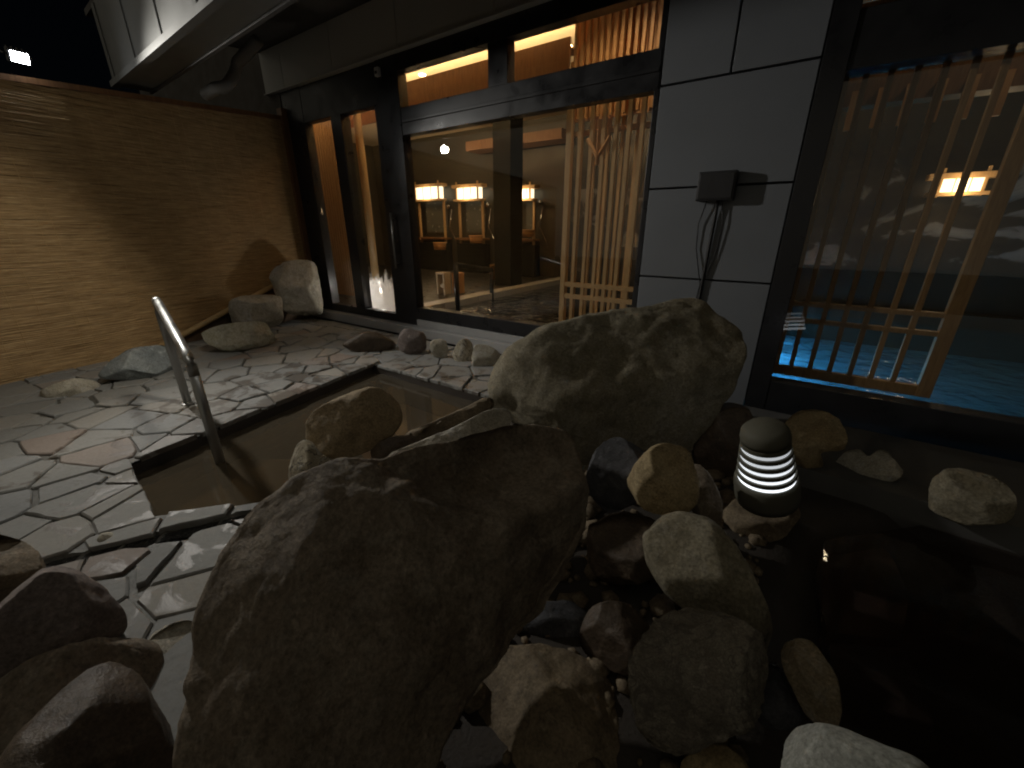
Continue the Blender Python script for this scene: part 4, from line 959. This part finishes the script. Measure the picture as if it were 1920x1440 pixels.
# mural panels on the rear wall, standing in for unidentified pale shapes
mu = box('pale_shapes', -4.2, -1.9, YB - 0.03, YB - 0.002, 0.9, 2.0, 'pale_shapes'); tag(mu, 'dark wall painting with pale stand-in shapes behind the timber lattice', 'backdrop')
mu = box('pale_shapes', 0.0, 4.5, YB - 0.03, YB - 0.002, 0.7, 2.3, 'pale_shapes'); tag(mu, 'dark wall painting with pale stand-in shapes above the blue pool', 'backdrop')

# washing places: lantern, mirror, poles, bucket, shower
G_L = 'paper lanterns over the washing places'
def lantern(p, q, y, label):
    a = ony(*p, y); b = ony(*q, y); x0, x1, z0, z1 = a[0], b[0], b[2], a[2]
    r = empty('paper_lantern', ((x0 + x1) / 2, y, z0), label, 'lantern', G_L); w = x1 - x0; h = z1 - z0
    box('shade', x0 + 0.02, x1 - 0.02, y - 0.10, y + 0.08, z0 + 0.02, z1 - 0.10, 'lantern_paper', r)
    for xx in (x0 - 0.0, x1 - 0.03): box('frame_post', xx, xx + 0.03, y - 0.12, y - 0.09, z0 - 0.04, z1 + 0.03, 'lattice_wood', r)
    for xx in (x0 + w * 0.33, x0 + w * 0.66): box('frame_bar', xx, xx + 0.012, y - 0.112, y - 0.101, z0 + 0.02, z1 - 0.1, 'lattice_wood', r)
    box('top_bar', x0 - 0.12, x1 + 0.12, y - 0.13, y + 0.08, z1 - 0.10, z1 - 0.03, 'lattice_wood', r, 0.004); box('bottom_bar', x0 - 0.08, x1 + 0.08, y - 0.13, y + 0.08, z0 - 0.03, z0 + 0.018, 'lattice_wood', r, 0.004)
    lamp('POINT', 'lantern_light', ((x0 + x1) / 2, y - 0.25, (z0 + z1) / 2 - 0.08), 5, (1.0, 0.72, 0.40), r, 0.08)
    return x0, x1, z0
YL = 8.2
sts = []
for p, q, lab in (((783, 345), (829, 374), 'paper lantern in a timber frame over the washing place nearest the glass door'), ((860, 345), (902, 374), 'paper lantern in a timber frame over the middle washing place'), ((976, 346), (999, 374), 'narrow paper lantern right of the black polished pillar'), ((1765, 322), (1838, 362), 'paper lantern glowing on the wall above the blue pool')):
    sts.append(lantern(p, q, YL, lab))
def pole(px0, py0, py1, y, label):
    a = ony(px0, py0, y); b = ony(px0, py1, y)
    o = MB().tube([(a[0], y, b[2]), (a[0], y, a[2])], 0.025, 8).build('timber_pole', 'lattice_wood', None, True); tag(o, label, 'pole', 'poles of the washing places')
for (x0, x1, z0), nm in zip(sts[:3], ('washing place nearest the glass door', 'middle washing place', 'washing place right of the black pillar')):
    w = empty('washing_place', ((x0 + x1) / 2, YL, IZ), 'mirror and shelf of the ' + nm, 'washstand', 'washing places')
    box('mirror', x0 + 0.05, x1 - 0.03, YB - 0.03, YB - 0.004, 1.15, z0 - 0.05, 'mirror_glass', w)
    box('pole', x1 + 0.0, x1 + 0.05, YL, YL + 0.05, IZ, z0, 'lattice_wood', w, 0.004); box('pole', x0 - 0.05, x0, YL, YL + 0.05, IZ, z0, 'lattice_wood', w, 0.004)
    box('shelf', x0 - 0.1, x1 + 0.1, YL - 0.1, YB - 0.02, 0.98, 1.03, 'dark_wood', w, 0.004)
    box('counter', x0 - 0.1, x1 + 0.1, YL - 0.05, YB - 0.02, IZ, 0.9, 'inner_pillar', w)
    s = empty('hand_shower', (x1 + 0.18, YB - 0.05, 1.6), 'chrome hand shower with hose at the ' + nm, 'shower', 'hand showers')
    MB().tube([(x1 + 0.18, YB - 0.05, 1.72), (x1 + 0.18, YB - 0.12, 1.78), (x1 + 0.18, YB - 0.2, 1.76)], [0.016, 0.02, 0.05], 10).build('head', 'chrome', s, True)
    MB().tube([(x1 + 0.18, YB - 0.06, 1.70), (x1 + 0.12, YB - 0.1, 1.3), (x1 + 0.3, YB - 0.1, 1.0), (x1 + 0.36, YB - 0.1, 0.85)], 0.012, 6).build('hose', 'chrome', s, True)
def bucket(px, py, y, r, label, mat='bucket_wood', name='wash_bucket', cat='bucket', grp='wooden wash buckets', h=None):
    a = ony(px, py, y); h = h or r * 1.05
    e = empty(name, (a[0], y, a[2]), label, cat, grp)
    MB().lathe([(r * 0.86, 0), (r, h), (r * 0.92, h), (r * 0.8, 0.03)], (a[0], y, a[2]), 20).build('tub', mat, e, True)
    for zz in (0.2, 0.75):
        rr = r * (0.86 + 0.14 * zz) + 0.004; MB().lathe([(rr - 0.006, h * zz), (rr, h * zz), (rr, h * zz + 0.02), (rr - 0.006, h * zz + 0.02)], (a[0], y, a[2]), 20).build('hoop', 'dark_wood', e, True)
    return e
bucket(825, 468, 7.9, 0.17, 'wooden wash bucket on the shelf nearest the glass door'); bucket(893, 456, 7.9, 0.17, 'wooden wash bucket on the middle shelf'); bucket(990, 444, 7.9, 0.14, 'small wooden wash bucket right of the black pillar')
def stool(px, py, w, h, label, mat):
    a = onz(px, py, IZ); e = empty('bath_stool', (a[0], a[1], IZ), label, 'stool', 'bath stools')
    x, y = a[0], a[1]
    box('seat', x - w, x + w, y - w, y + w, IZ + h - 0.03, IZ + h, mat, e, 0.006)
    for s in (-1, 1): box('leg_board', x + s * w - (0.03 if s > 0 else 0), x + s * w + (0 if s > 0 else 0.03), y - w * 0.9, y + w * 0.9, IZ, IZ + h - 0.031, mat, e, 0.004)
    box('stretcher', x - w + 0.031, x + w - 0.031, y - 0.02, y + 0.02, IZ + h * 0.3, IZ + h * 0.45, mat, e)
stool(833, 551, 0.09, 0.36, 'pale slim wooden bath stool beside the black indoor handrail', 'pale_wood'); stool(860, 549, 0.08, 0.34, 'narrow orange bath stool behind the pale slim stool', 'orange_wood')
stool(935, 525, 0.14, 0.33, 'orange wooden bath stool in front of the black pillar', 'bucket_wood'); stool(1045, 514, 0.2, 0.5, 'tall orange wooden bath stool beside the lattice screen', 'bucket_wood')
ih = empty('indoor_handrail', (-4.3, 4.6, IZ), 'black handrail at the edge of the indoor pool', 'handrail')
r1 = onz(858, 574, IZ + 0.03); r2 = onz(922, 549, IZ + 0.03)
def z_over(p, q): d = ray(*p); return H + d[2] * math.hypot(q[0], q[1]) / math.hypot(d[0], d[1])
z1_, z2_ = z_over((850, 497), r1), z_over((922, 506), r2)
for (q, nm, zt_) in ((r1, 'post', z1_), (r2, 'post', z2_)): MB().tube([(q[0], q[1], 0.1), (q[0], q[1], zt_)], 0.035, 10).build(nm, 'black_iron', ih, True)
MB().tube([(r1[0], r1[1], z1_), (r2[0], r2[1], z2_)], 0.035, 10).build('rail', 'black_iron', ih, True)
# ceiling downlights inside; the last two are added to brighten partition and tall lattice
for k, (x, y) in enumerate(((-7.1, 7.6), (-5.2, 5.2), (-2.4, 5.6), (-1.7, 3.85), (1.2, 6.9), (-6.3, 3.78), (1.1, 4.3))):
    labs = ['round ceiling downlight above the washing places', 'round ceiling downlight above the indoor walkway', 'round ceiling downlight above the indoor pool', 'round ceiling downlight above the timber lattice by the window', 'round ceiling downlight above the blue pool', 'added round ceiling downlight brightening the slatted partition', 'added round ceiling downlight warming the tall lattice and the dark beam']
    e = empty('downlight', (x, y, 3.37), labs[k], 'downlight', 'ceiling downlights')
    MB().lathe([(0.07, 0.0), (0.07, -0.006), (0.055, -0.008)], (x, y, 3.379), 20).build('trim', 'white_plastic', e); MB().lathe([(0.05, 0), (0.05, -0.003)], (x, y, 3.369), 20).build('lens', 'downlight', e)
    lamp('SPOT', 'down_beam', (x, y, 3.35), (13, 4, 7, 28, 6, 22, 7)[k], (1.0, 0.78, 0.5), e, 0.05, (x, y, 0), 130, 0.6)
# underwater lamp of the blue pool
ul = empty('pool_lamp', (-0.28, 6.2, -0.25), 'blue underwater lamp in the pool wall', 'lamp')
MB().tube([(-0.298, 6.2, -0.25), (-0.27, 6.2, -0.25)], 0.09, 18).build('lens', 'pool_lamp', ul); MB().tube([(-0.3, 6.2, -0.25), (-0.285, 6.2, -0.25)], 0.12, 18).build('ring', 'chrome', ul)
for yy, pw2 in ((4.3, 42), (5.4, 58), (6.6, 42), (7.6, 15)): lamp('SPOT', 'pool_glow', (-0.25, yy, -0.16), pw2, (0.14, 0.55, 1.0), ul, 0.06, (1.0, yy, -0.5), 150, 0.8)
